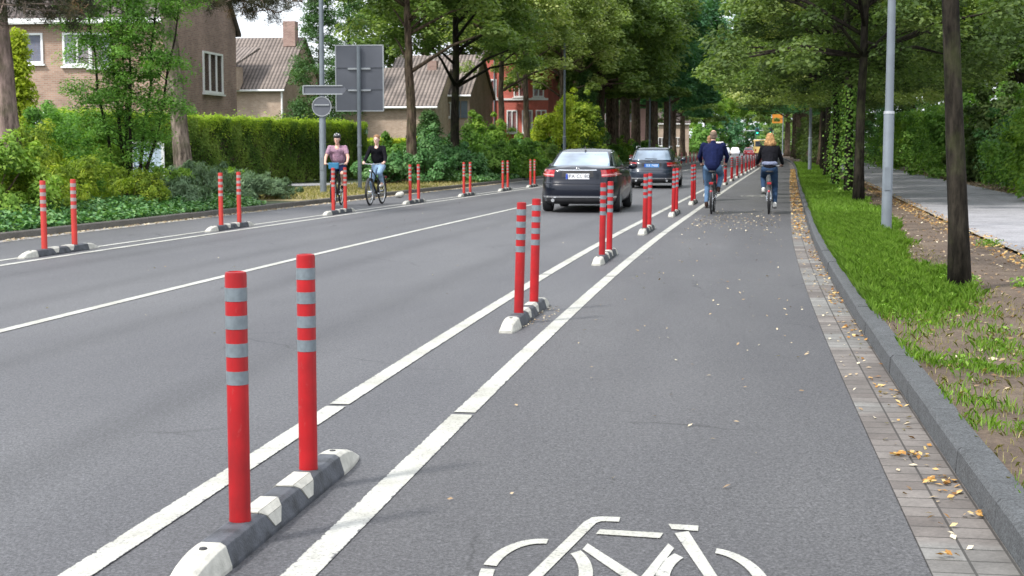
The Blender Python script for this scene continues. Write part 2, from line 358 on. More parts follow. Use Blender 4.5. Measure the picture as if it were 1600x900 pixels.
def copy_tree(o, loc=None, rz=None, scale=None, label=None, group=None, kids=None):
    kids = kids if kids is not None else children(o)
    c = o.copy(); COL.objects.link(c)
    if loc is not None: c.location = loc
    if rz is not None: c.rotation_euler = (c.rotation_euler.x, c.rotation_euler.y, rz)
    if scale is not None: c.scale = (scale,)*3 if not hasattr(scale, '__len__') else scale
    if label: c['label'] = label
    if group: c['group'] = group
    for k in kids:
        d = k.copy(); COL.objects.link(d); d.parent = c
        for g in children(k):
            e = g.copy(); COL.objects.link(e); e.parent = d
    return c
def evaluated(o):
    dg = bpy.context.evaluated_depsgraph_get(); me = bpy.data.meshes.new_from_object(o.evaluated_get(dg)); return me
def blob(name, prims, mat, parent=None, voxel=.012, smooth_it=4):
    b = B()
    for p in prims:
        if p[0] == 'c':
            _, p1, r1, p2, r2 = p; p1, p2 = Vector(p1), Vector(p2)
            b.tube([p1, p2], [r1, r2], 12); b.sphere(p1, r1, 12, 8); b.sphere(p2, r2, 12, 8)
        else:
            _, c, rad = p[:3]; k = len(b.v); b.sphere((0, 0, 0), 1, 16, 12, rad)
            rot = Euler(p[3]).to_matrix() if len(p) > 3 else Matrix.Identity(3)
            for i in range(k, len(b.v)): b.v[i] = rot @ b.v[i]+Vector(c)
    o = b.build(name, mat, None); md = o.modifiers.new('r', 'REMESH'); md.mode = 'VOXEL'; md.voxel_size = voxel
    sm = o.modifiers.new('s', 'SMOOTH'); sm.iterations = smooth_it; sm.factor = .5
    me = evaluated(o); o.modifiers.clear(); old = o.data; o.data = me; bpy.data.meshes.remove(old); me.name = name
    me.materials.clear(); me.materials.append(mat); me.polygons.foreach_set('use_smooth', [True]*len(me.polygons))
    if parent: o.parent = parent
    return o
# leaves: one rhombic face each, numpy-built
def leaf_mesh(name, pos, nrm, size, tint, mat, parent=None, aspect=.55, axis=None):
    N = len(pos); nrm = nrm/np.linalg.norm(nrm, axis=1)[:, None]
    a = rng.normal(size=(N, 3)) if axis is None else axis
    a = a-nrm*np.sum(a*nrm, 1)[:, None]; a /= np.linalg.norm(a, axis=1)[:, None]+1e-9; b_ = np.cross(nrm, a)
    s = size[:, None]
    V = np.stack([pos-a*s*.5, pos+b_*s*aspect*.5+nrm*s*.06, pos+a*s*.5, pos-b_*s*aspect*.5+nrm*s*.06], 1).reshape(-1, 3)
    me = bpy.data.meshes.new(name); me.vertices.add(N*4); me.vertices.foreach_set('co', V.astype(np.float32).ravel())
    me.loops.add(N*4); me.loops.foreach_set('vertex_index', np.arange(N*4, dtype=np.int32))
    me.polygons.add(N); me.polygons.foreach_set('loop_start', np.arange(0, N*4, 4, dtype=np.int32))
    try: me.polygons.foreach_set('loop_total', np.full(N, 4, dtype=np.int32))
    except Exception: pass
    at = me.attributes.new('tint', 'FLOAT', 'FACE'); at.data.foreach_set('value', np.clip(tint, 0, 1).astype(np.float32))
    me.update(calc_edges=True)
    return link(name, me, mat, parent)
def clumps(centres, crad, n, flat=.5, size=.14, outward=None, tvar=.35, up=.7):
    """n leaves round every centre -> pos, nrm, size, tint"""
    K = len(centres); c = np.repeat(centres, n, 0); r = np.repeat(crad, n)
    d = rng.normal(size=(K*n, 3)); d /= np.linalg.norm(d, axis=1)[:, None]; rr = rng.random(K*n)**.45
    off = d*(rr*r)[:, None]; off[:, 2] *= flat
    dro = np.hypot(off[:, 0], off[:, 1]); off[:, 2] -= .25*dro**2/np.maximum(r, .01)
    pos = c+off
    nr = d*.6+rng.normal(size=(K*n, 3))*.55; nr[:, 2] = np.abs(nr[:, 2])+up
    tn = np.repeat(rng.random(K), n)*.45+rng.random(K*n)*tvar+.1
    return pos, nr, size*(.5+1.0*rng.random(K*n)**1.2), tn

# ------------------------------------------------------------------ ground and road strips
def strip(name, o0, o1, y0, y1, z, mat, step=2.0, z1=None, kind='structure', wob=0):
    n = max(2, int((y1-y0)/step)+1); V = []; F = []; U = []
    for i in range(n):
        Y = y0+(y1-y0)*i/(n-1)
        a = o0(Y) if callable(o0) else o0; b_ = o1(Y) if callable(o1) else o1
        V += [pt(Y, a, z), pt(Y, b_, z if z1 is None else z1)]; U += [(a, Y), (b_, Y)]
    for i in range(n-1): F.append((2*i, 2*i+1, 2*i+3, 2*i+2))
    me = bpy.data.meshes.new(name); me.from_pydata([tuple(v) for v in V], [], F); me.update()
    uv = me.uv_layers.new(name='UV')
    for l in me.loops: uv.data[l.index].uv = U[l.vertex_index]
    o = link(name, me, mat)
    if kind: o['kind'] = kind
    return o
g = mesh('ground', [(-900, -60, -.05), (1100, -60, -.05), (1100, 1600, -.05), (-900, 1600, -.05)], [(0, 1, 2, 3)], M['ground']); g['kind'] = 'structure'
KL = -10.45; G1 = 2.20; K1 = 2.52; FP1 = 5.12; FP2 = 8.75
strip('road', KL, G1-2.2-.0+0.0, -10, 640, 0, M['asphalt'])
strip('cycle_lane', 0.0, G1, -10, 640, .001, M['asphalt_lane'])
strip('gutter', G1, K1, -10, 260, .004, M['gutter'], 1.0)
strip('gutter_left', KL+.005, KL+.3, 5, 260, .006, M['edge'], 3)
strip('verge', K1+.15, FP1-.08, -10, 400, .10, M['dirt'])
strip('footpath', FP1, FP2, -10, 400, .115, M['path'])
strip('footpath_edging', FP1-.08, FP1-.003, -10, 200, .135, M['edge'])
strip('garden_soil', FP2, 80, -10, 600, .10, M['dirt'])
strip('verge_left', -90, KL-.15, -10, 600, .10, M['ground'])
# kerbs: stones one metre long with open joints
def kerb(name, off, wd, h, y0, y1, mat, side=1, L=1.0):
    b = B(); y = y0; rr = random.Random(3)
    while y < y1:
        a0, a1 = y+.004, y+L-.004; dz = rr.uniform(-.004, .004); dx = rr.uniform(-.004, .004)
        o0, o1 = (off, off+wd) if side > 0 else (off-wd, off); ch = .018
        def sec(Y):
            lo, hi = (o0, o1); zz = h+dz
            if side > 0: return [pt(Y, lo+dx, -.04), pt(Y, lo+.01+dx, zz-ch), pt(Y, lo+.01+ch+dx, zz), pt(Y, hi+dx, zz-.002), pt(Y, hi+dx, -.04)]
            return [pt(Y, lo+dx, -.04), pt(Y, lo+dx, zz-.002), pt(Y, hi-.01-ch+dx, zz), pt(Y, hi-.01+dx, zz-ch), pt(Y, hi+dx, -.04)]
        b.loft([sec(a0), sec(a1)]); y += L
    o = b.build(name, mat); o['kind'] = 'structure'; return o
kerb('kerb', K1, .15, .125, 0, 90, M['kerb']); kerb('kerb_far', K1, .15, .125, 90, 390, M['kerb'], L=10)
kerb('kerb_left', KL, .15, .12, 10, 80, M['kerb_left'], -1); kerb('kerb_left_far', KL, .15, .12, 80, 390, M['kerb_left'], -1, L=10)
# painted lines (with the narrow joints the photo shows)
def line(off, wd, y0, y1, gaps=()):
    ys = [y0]+[v for g_ in sorted(gaps) for v in (g_-.035, g_+.035)]+[y1]; vs = []; fs = []
    for a, b_ in zip(ys[::2], ys[1::2]):
        n = max(2, int((b_-a)/2)+1)
        for i in range(n):
            Y = a+(b_-a)*i/(n-1); k = len(vs); vs += [pt(Y, off-wd/2, .005), pt(Y, off+wd/2, .005)]
            if i: fs.append((k-2, k-1, k+1, k))
    return vs, fs
gr = [8.13+8.8*i for i in range(12)]
for nm, off, wd, y0, y1, gp in (('lane_line', 0, .125, -5, 420, gr), ('lane_line', -.775, .12, -5, 420, [x+.15 for x in gr]), ('centre_line', -4.44, .115, 5, 420, ()),
                                ('edge_line', -7.80, .12, 10, 420, ()), ('edge_line', -8.22, .10, 10, 420, ())):
    vs, fs = line(off, wd, y0, y1, gp); o = mesh(nm, vs, fs, M['paint']); o['kind'] = 'structure'
    o.data.attributes.new('acr', 'FLOAT', 'POINT').data.foreach_set('value', [(-1.0, 1.0)[i % 2] for i in range(len(vs))])
# ---- painted bicycle symbols
def pictogram():
    b = B(); Z = .0055
    def px(cx, cy):
        x = 700+cx/2.6667; y = 640+cy/2.6667; u = (x-800)/FPX; v = (450-y)/FPX; c, s = math.cos(PITCH), math.sin(PITCH)
        t_ = -CAM_H/(-s+v*c); return Vector((u*t_, (c+v*s)*t_))
    def poly(pts): b.add([(p.x, p.y, Z) for p in pts], [tuple(range(len(pts)))])
    def P(l): poly([px(*q) for q in l])
    def quadstrip(l1, l2):
        for i in range(len(l1)-1): P([l1[i], l1[i+1], l2[i+1], l2[i]])
    quadstrip([(718, 453), (640, 450), (600, 454), (565, 474), (340, 693), (318, 716)], [(713, 472), (640, 470), (618, 477), (600, 494), (402, 693), (378, 716)])
    P([(633, 504), (897, 519), (882, 541), (616, 523)])
    quadstrip([(560, 587), (738, 710), (768, 730)], [(582, 563), (800, 703), (800, 730)])
    quadstrip([(918, 563), (812, 693), (772, 736)], [(942, 583), (862, 693), (832, 736)])
    P([(918, 481), (1044, 489), (1042, 511), (932, 503)])
    quadstrip([(944, 520), (1062, 693), (1076, 716)], [(1002, 512), (1118, 693), (1132, 716)])
    h = head(5.2)*.5; rot = lambda t_, s_: Vector((t_*math.cos(h)+s_*math.sin(h), -t_*math.sin(h)+s_*math.cos(h)))
    for c, gaps, rt, rs in (((.085, 5.02), ((42, 84),), .2, .46), ((.690, 4.88), ((78, 126),), .2, .48)):
        for a in range(0, 360, 6):
            if any(g0 <= a < g1 for g0, g1 in gaps) or a == 168: continue
            q = []
            for (aa, k) in ((a, 1), (a+6, 1), (a+6, 0), (a, 0)):
                r1, r2 = (rt, rs) if k else (rt-.05, rs-.068)
                q.append(Vector(c)+rot(r1*math.cos(R(aa)), r2*math.sin(R(aa))))
            poly(q)
    o = b.build('bicycle_marking', M['paint']); o['kind'] = 'structure'; return o
pic = pictogram()
c = pic.copy(); COL.objects.link(c); c.location = (pt(45, 1.1)-pt(5.1, 1.0)); c.location.z = 0

# ------------------------------------------------------------------ lane separators
def separator():
    root = empty('lane_separator', (0, 0, 0))
    W0, W1, H = .078, .044, .097
    def sec(y, k=1.0, grow=0.0):
        g_ = grow
        return [(-W0-g_, y, -.002), (-W0-g_, y, .014), (-W1-.012*k-g_, y, H*k-.012*k+g_), (-W1*.8-g_*.7, y, H*k+g_), (W1*.8+g_*.7, y, H*k+g_), (W1+.012*k+g_, y, H*k-.012*k+g_), (W0+g_, y, .014), (W0+g_, y, -.002)]
    def endsec(y, t_):           # rounded nose towards the tips
        k = 1-t_**2.2*.86; wv = 1-.30*t_**2.5
        return [(x*wv, y, z if z < .02 else .014+(z-.014)*k) for x, y, z in sec(y)]
    b = B(); b.loft([sec(y) for y in (-.76, -.3, -.15, 0, .15, .3, .76)]); b.build('rubber_base', M['rubber'], root, bevel=.004)
    for s in (-1, 1):
        b = B(); L = [endsec(s*(.76+.36*t_), t_) for t_ in (0, .2, .4, .6, .8, .93, 1)]
        e = B(); e.loft(L); e.build('end_cap', M['pad'], root, bevel=.003)
        h_ = B(); h_.tube([(0, s*.84, .0935), (0, s*.84, .0985)], [.016, .013], 12); h_.build('bolt_recess', M['black'], root)
        # white saddle band, splayed down the flanks
        bnd = B(); g_ = .004
        prof = [(-W0+.004, .028, .0), (-W1-.016, H-.018, .05), (-W1*.8, H+g_, .088), (W1*.8, H+g_, .088), (W1+.016, H-.018, .05), (W0-.004, .028, .0)]
        for i in range(len(prof)-1):
            (x0, z0, w0), (x1, z1, w1) = prof[i], prof[i+1]; yc = s*.225
            nx, nz = ((z0-z1), (x1-x0)); l_ = math.hypot(nx, nz) or 1; ox, oz = nx/l_*g_, nz/l_*g_
            a0, a1 = .035+w0, .035+w1
            bnd.add([(x0+ox, yc-a0, z0+oz), (x0+ox, yc+a0, z0+oz), (x1+ox, yc+a1, z1+oz), (x1+ox, yc-a1, z1+oz), (x0-ox*.5, yc-a0, z0-oz*.5), (x0-ox*.5, yc+a0, z0-oz*.5), (x1-ox*.5, yc+a1, z1-oz*.5), (x1-ox*.5, yc-a1, z1-oz*.5)],
                    [(0, 1, 2, 3), (7, 6, 5, 4), (0, 4, 5, 1), (1, 5, 6, 2), (2, 6, 7, 3), (3, 7, 4, 0)])
        bnd.build('white_band', M['pad'], root)
    Hp, r = .945, .0405
    for s in (-1, 1):
        y = s*.45; z0 = .095
        p = B(); n = 32
        prof = [(0, 0), (r*1.02, 0), (r*1.02, .01), (r, .014), (r, Hp-.012), (r*.93, Hp-.002), (r*.75, Hp), (r*.70, Hp-.006), (0, Hp-.008)]
        loops = [[(q*math.cos(2*math.pi*j/n), y+q*math.sin(2*math.pi*j/n), z0+zz) for j in range(n)] for q, zz in prof[1:-1]]
        p.loft(loops); post = p.build('post', M['red'], root, smooth=True, angle=40)
        for k in range(4):
            t0 = Hp*(1-(.062+.1103*k)); t1 = t0-Hp*.0535; q = r+.0012
            bb = B(); bb.loft([[(qq*math.cos(2*math.pi*j/n), y+qq*math.sin(2*math.pi*j/n), z0+zz) for j in range(n)] for qq, zz in ((r-.001, t1), (q, t1), (q, t0), (r-.001, t0))], capends=False)
            bb.build('reflective_band', M['band'], post, smooth=True, angle=40)
    return root
sep = separator(); sep_kids = children(sep)
ordw = ['nearest', 'second', 'third', 'fourth', 'fifth', 'sixth', 'seventh', 'eighth']
sep_y = [5.85, 12.82, 19.57, 26.0, 32.5, 39.0]+[45.8+6.6*i for i in range(22)]
for i, Y in enumerate(sep_y):
    lb = ('%s lane separator with two red striped posts in the right-hand row' % ordw[i]) if i < 7 else 'far lane separator with red posts, in the row shrinking towards the traffic lights'
    o = sep if i == 0 else copy_tree(sep, kids=sep_kids)
    o.location = pw(Y, -.335); o.rotation_euler = (0, 0, yaw(Y)); setp(o, lb, 'lane separator', 'rubber lane separators of the right-hand row')
    if i in (1, 2, 3, 4):                                 # posts that have been knocked a little out of plumb
        for k, c in enumerate([c for c in children(o) if c.name.startswith('post')]): c.rotation_euler = (R((.4, -.6)[k]), R((1.6, 1.0, .8, 1.2)[i-1]*(1, .8)[k]), 0)
    if i == 0:
        for c in children(o):
            if c.name == 'post': c['label'] = 'plain red post with a scuffed top'; break
# the left-hand row: faded posts
faded = {}
def fade(o):
    for c in children(o):
        if c.name.startswith('post'):
            if 'p' not in faded: faded['p'] = {}
            key = c.data.name
            if key not in faded['p']: m2 = c.data.copy(); m2.materials[0] = M['orange_red']; faded['p'][key] = m2
            c.data = faded['p'][key]
            for g_ in children(c):
                if g_.data.name not in faded['p']: m2 = g_.data.copy(); m2.materials[0] = M['band_pale']; faded['p'][g_.data.name] = m2
                g_.data = faded['p'][g_.data.name]
sepL = [20.7, 26.95, 33.2, 39.4, 45.3, 50.8, 55.6]+[61+6.4*i for i in range(18)]
near_l = ['in front of the ivy and yellow-green shrubs, first from the left', 'in front of the grey-green junipers, second from the left', 'in front of the cyclist with the helmet',
          'before the brown tree trunk, right of the woman cyclist', 'in front of the ivy mound, two to the right of the woman', 'below the bright green bush, second to the left of the dark saloon', 'just left of the dark saloon']
for i, Y in enumerate(sepL):
    o = copy_tree(sep, pw(Y, -8.12), yaw(Y), kids=sep_kids)
    fade(o)
    setp(o, ('faded red posts '+near_l[i]) if i < 7 else 'far red-post separator in the left-hand row beyond the second car', 'lane separator', 'rubber lane separators of the left-hand row')

# ------------------------------------------------------------------ lamp posts, signs, signals
def lamp(name, loc, rz, label, r0=.095, r1=.055, zc=1.95, side=-1):
    t = empty(name, loc, rz, label, 'street lamp', 'street lamps along the avenue')
    b = B(); b.tube([(0, 0, -.1), (0, 0, zc-.02), (0, 0, zc+.02)], [r0, r0, r0*.86], 16); b.build('base_section', M['steel'], t, smooth=True, angle=40)
    b = B(); b.tube([(0, 0, zc+.02), (0, 0, 7.6)], [r0*.80, r1], 16); b.build('pole', M['steel'], t, smooth=True, angle=40)
    b = B(); b.tube([(0, 0, zc-.01), (0, 0, zc+.035)], [r0*1.06, r0*1.0], 16); b.build('collar', M['alu'], t, smooth=True, angle=40)
    b = B(); b.box((.035*0, -r0*.99, .9), (.10, .02, .38)); b.build('access_door', M['steel'], t)
    b = B(); b.tube([(0, 0, 7.58), (0, 0, 7.75), (side*.35, 0, 7.85), (side*.6, 0, 7.86)], [r1, .035, .03, .03], 10); b.build('arm', M['steel'], t, smooth=True)
    b = B(); b.box((side*.85, 0, 7.88), (.62, .2, .09), taper=.8); b.build('lamp_head', M['alu'], t, bevel=.01)
    return t
lamp('street_lamp', (6.25, 24.35, .08), yaw(25), 'galvanised lamp post standing in the grass verge on the right, nearest of the lamps', .086, .055, 1.98)
lamp('street_lamp', pw(84, 3.3, .08), yaw(84), 'slim distant lamp post on the right behind the ivy-clad trees', .10, .06)
lampL = lamp('street_lamp', pw(44.5, -11.75, .1), yaw(44), 'lamp post on the left verge carrying the narrow arrow sign and the round sign', .10, .06, 2.7, 1)
lamp('street_lamp', pw(85, -11.2, .1), yaw(85), 'thin lamp post in front of the yellow-green shrub, left of the dark sedan', .09, .05, 2, 1)
lamp('street_lamp', pw(128, -9.9-1, .1), yaw(128), 'far lamp post among the left trunks above the second car', .09, .05, 2, 1)
lamp('street_lamp', pw(165, -11.2, .1), yaw(165), 'farthest lamp post on the left, beside the head of the man in navy', .09, .05, 2, 1)
# big sign seen from behind
sp = pw(48.9, -12.0, .1)
t = empty('direction_sign', (-5.06, 48.9, .1), R(-6), 'large grey direction sign seen from behind, three ribbed panels on a single post', 'road sign')
b = B(); b.box((0, 0, 3.68), (1.58, .03, 2.16)); b.build('sign_panel', M['sign_back'], t, bevel=.004)
b = B()
for (cx, cz, dx, dz) in ((0, 4.76, 1.62, .035), (0, 2.60, 1.62, .035), (-.80, 3.68, .035, 2.16), (.80, 3.68, .035, 2.16)): b.box((cx, -.004, cz), (dx, .05, dz))
b.build('sign_frame', M['alu'], t)
b = B()
for z in (3.32, 4.04): b.box((0, -.028, z), (1.54, .026, .03))
b.build('panel_seam', M['sign_back'], t)
b = B()
for z in (3.28, 3.99): b.box((0, -.05, z), (.76, .05, .055))
b.build('bracket', M['alu'], t)
b = B(); b.tube([(0, -.13, 0), (0, -.13, 4.72)], .068, 16); b.build('post', M['steel'], t, smooth=True, angle=40)
b = B(); b.tube([(0, -.13, 1.42), (0, -.13, 1.49)], .085, 16); b.build('clamp', M['steel'], t, smooth=True, angle=40)
lx, ly, lz = lampL.location
t = empty('arrow_sign', (lx+.04, ly-.12, lz+3.12), R(-4), 'narrow horizontal arrow sign seen from behind, clamped to the left lamp post', 'road sign')
b = B(); b.add([(-.60, 0, -.13), (.60, 0, -.13), (.72, 0, 0), (.60, 0, .13), (-.60, 0, .13)]+[(-.60, .03, -.13), (.60, .03, -.13), (.72, .03, 0), (.60, .03, .13), (-.60, .03, .13)],
               [(0, 1, 2, 3, 4), (9, 8, 7, 6, 5), (0, 5, 6, 1), (1, 6, 7, 2), (2, 7, 8, 3), (3, 8, 9, 4), (4, 9, 5, 0)]); b.build('sign_panel', M['sign_back'], t)
b = B()
for z in (-.125, .125): b.box((0, -.015, z), (1.2, .03, .03))
b.box((-.6, -.015, 0), (.03, .03, .25)); b.build('sign_frame', M['alu'], t)
b = B(); b.box((0, .06, 0), (.2, .1, .1)); b.build('clamp', M['steel'], t)
t = empty('round_sign', (lx+.0, ly-.12, lz+2.62), R(-4), 'small round traffic sign seen from behind on the left lamp post, below the arrow sign', 'road sign')
b = B(); b.tube([(0, 0, 0), (0, .02, 0)], .29, 32); b.build('sign_panel', M['sign_back'], t)
b = B(); b.torus((0, 0, 0), .288, .014, 32, 6, 'y'); b.build('rim', M['alu'], t); b = B(); b.box((0, -.02, .05), (.45, .02, .035)); b.build('bracket', M['alu'], t)

def emis(name, c, s):
    m = bpy.data.materials.new(name); m.use_nodes = True; b = m.node_tree.nodes['Principled BSDF']
    b.inputs['Base Color'].default_value = (*c, 1); b.inputs['Emission Color'].default_value = (*c, 1); b.inputs['Emission Strength'].default_value = s; return m
M['green_light'] = emis('green_signal_light', (.02, .9, .45), 2.5)
gx = lambda x, Y: (x-800)/FPX*Y
t = empty('signal_gantry', (gx(1236, 300), 300, 0), 0, 'grey gantry pole with a long arm across the far end of the road', 'gantry')
b = B(); b.tube([(0, 0, 0), (0, 0, 5.3)], [.16, .11], 12); b.build('post', M['steel'], t, smooth=True)
b = B(); b.tube([(0, 0, 5.0), (-13.6, 0, 4.75)], [.11, .07], 10); b.build('arm', M['alu'], t, smooth=True)
for x, nm in ((1181, 'left of the two'), (1201, 'right of the two')):
    t = empty('traffic_light', (gx(x, 299.8), 299.75, 4.25), 0, 'traffic light showing green on the far gantry, '+nm, 'traffic light', 'traffic lights on the far gantry')
    b = B(); b.box((0, 0, .5), (.42, .22, 1.15)); b.build('housing', M['black'], t, bevel=.03)
    b = B(); b.box((0, .13, .5), (.85, .03, 1.5)); b.build('backboard', plain('dark_teal_board', (.02, .10, .10), .5), t)
    for k, m_ in ((0, 'green_light'), (1, 'black'), (2, 'black')):
        b = B(); b.tube([(0, -.11, .15+.36*k), (0, -.14, .15+.36*k)], .15, 14); b.build('lens', M[m_], t)
t = empty('guide_sign', (gx(1212, 285), 285, 0), 0, 'orange-yellow direction sign high above the far end of the cycle lane', 'road sign')
b = B(); b.box((0, 0, 7.0), (2.0, .06, 1.7)); b.build('sign_panel', plain('orange_sign_face', (.45, .17, .008), .5), t)
b = B(); b.tube([(1.1, .1, 0), (1.1, .1, 8.0)], .09, 10); b.build('post', M['steel'], t); b = B(); b.box((0, -.05, 7.0), (2.06, .03, .10)); b.build('sign_rail', M['black'], t)

# ------------------------------------------------------------------ vehicles
def sgnpow(v, p): return math.copysign(abs(v)**p, v)
class Shell:
    def __init__(s, levels, n=5.0, top=None, zr=(0, 1)): s.l = levels; s.n = n; s.top = top; s.zr = zr
    def at(s, th, v, off=0.0):
        i = min(int(v), len(s.l)-2); f = v-i; a, b_ = s.l[i], s.l[i+1]; z, W, y0, y1 = [a[k]+(b_[k]-a[k])*f for k in range(4)]
        e = 2/s.n; x = (W+off)*sgnpow(math.cos(th), e); yc = (y0+y1)/2; hl = (y1-y0)/2+off; y = yc+hl*sgnpow(math.sin(th), e)
        if s.top and z > s.zr[0]: z = s.zr[0]+(z-s.zr[0])/(s.zr[1]-s.zr[0])*(s.top(y)-s.zr[0])
        return Vector((x, y, z))
    def mesh(s, b, N=72):
        ths = [2*math.pi*j/N for j in range(N)]
        # denser sampling near corners comes for free from the superellipse
        loops = [[s.at(t_, i) for t_ in ths] for i in range(len(s.l))]
        b.loft(loops, True, False); k = len(b.v)
        top = loops[-1]; bot = loops[0]
        for lp, rev in ((top, False), (bot, True)):       # close across, left-right
            base = len(b.v); q = N//4
            idx = []
            for j in range(-q, q+1):
                r_ = lp[j % N]; l_ = lp[(N//2-j) % N]; idx.append(len(b.v)); cr = .02 if not rev else 0
                b.v += [r_, Vector((r_.x*.5, r_.y, r_.z+cr*.8*min(1, r_.x*2))), Vector((0, r_.y, r_.z+cr*min(1, r_.x*2))), Vector((l_.x*.5, l_.y, l_.z+cr*.8*min(1, r_.x*2))), l_]
            for a, c_ in zip(idx, idx[1:]):
                for m_ in range(4): b.f.append((a+m_, c_+m_, c_+m_+1, a+m_+1) if not rev else (a+m_+1, c_+m_+1, c_+m_, a+m_))
    def panel(s, name, th0, th1, v0, v1, mat, parent, off=.004, n=14, m=6, thick=.012):
        b = B(); g0 = [[s.at(th0+(th1-th0)*i/n, v0+(v1-v0)*j/m, off) for i in range(n+1)] for j in range(m+1)]
        g1 = [[s.at(th0+(th1-th0)*i/n, v0+(v1-v0)*j/m, off-thick) for i in range(n+1)] for j in range(m+1)]
        vs = [p for r_ in g0 for p in r_]+[p for r_ in g1 for p in r_]; K = (n+1)*(m+1); fs = []
        for j in range(m):
            for i in range(n):
                a = j*(n+1)+i; fs.append((a, a+1, a+n+2, a+n+1)); fs.append((K+a+n+1, K+a+n+2, K+a+1, K+a))
        for i in range(n): fs += [(i, K+i, K+i+1, i+1), (m*(n+1)+i+1, K+m*(n+1)+i+1, K+m*(n+1)+i, m*(n+1)+i)]
        for j in range(m): fs += [(j*(n+1), (j+1)*(n+1), K+(j+1)*(n+1), K+j*(n+1)), ((j+1)*(n+1)+n, j*(n+1)+n, K+j*(n+1)+n, K+(j+1)*(n+1)+n)]
        b.add(vs, fs); return b.build(name, mat, parent, smooth=True, angle=50)
def theta_x(fr, n):        # angle on the rear face whose |x| is the fraction fr of the half width
    return math.acos(fr**(n/2))
def text_mesh(name, s, size, mat, parent, loc, rot):
    cu = bpy.data.curves.new(name, 'FONT'); cu.body = s; cu.size = size; cu.align_x = 'CENTER'; cu.align_y = 'CENTER'; cu.extrude = .001; cu.space_character = 1.05
    o = bpy.data.objects.new(name, cu); COL.objects.link(o); me = evaluated(o); bpy.data.objects.remove(o)
    q = link(name, me, mat, parent); q.location = loc; q.rotation_euler = rot; return q
def wheel(root, x, y, r, side):
    w_ = empty('wheel', (x, y, r)); w_.parent = root
    b = B(); prof = [(-.10, r*.64), (-.112, r*.80), (-.105, r*.95), (-.07, r), (.07, r), (.105, r*.95), (.112, r*.80), (.10, r*.64)]; n = 36
    b.loft([[(px_, q*math.cos(2*math.pi*j/n), q*math.sin(2*math.pi*j/n)) for j in range(n)] for px_, q in prof], capends=False); b.build('tyre', M['tyre'], w_, smooth=True, angle=50)
    b = B(); b.torus((side*.095, 0, 0), r*.635, .012, 32, 6); b.tube([(side*.03, 0, 0), (side*.10, 0, 0)], [.09, .045], 12)
    b.tube([(side*-.09, 0, 0), (side*.02, 0, 0)], r*.64, 28)
    for k in range(10):
        a = 2*math.pi*k/10; b.tube([(side*.075, .04*math.cos(a), .04*math.sin(a)), (side*.085, r*.63*math.cos(a), r*.63*math.sin(a))], [.02, .026], 6)
    b.build('rim', M['alu'], w_, smooth=True, angle=40)
def badge(root, loc, r):
    b = B(); b.torus(loc, r, r*.13, 20, 6, 'y')
    for k in range(3):
        a = math.pi/2+k*2*math.pi/3; b.tube([loc, (loc[0]+r*math.cos(a), loc[1], loc[2]+r*math.sin(a))], [r*.16, r*.04], 6)
    b.build('badge', M['chrome'], root, smooth=True)
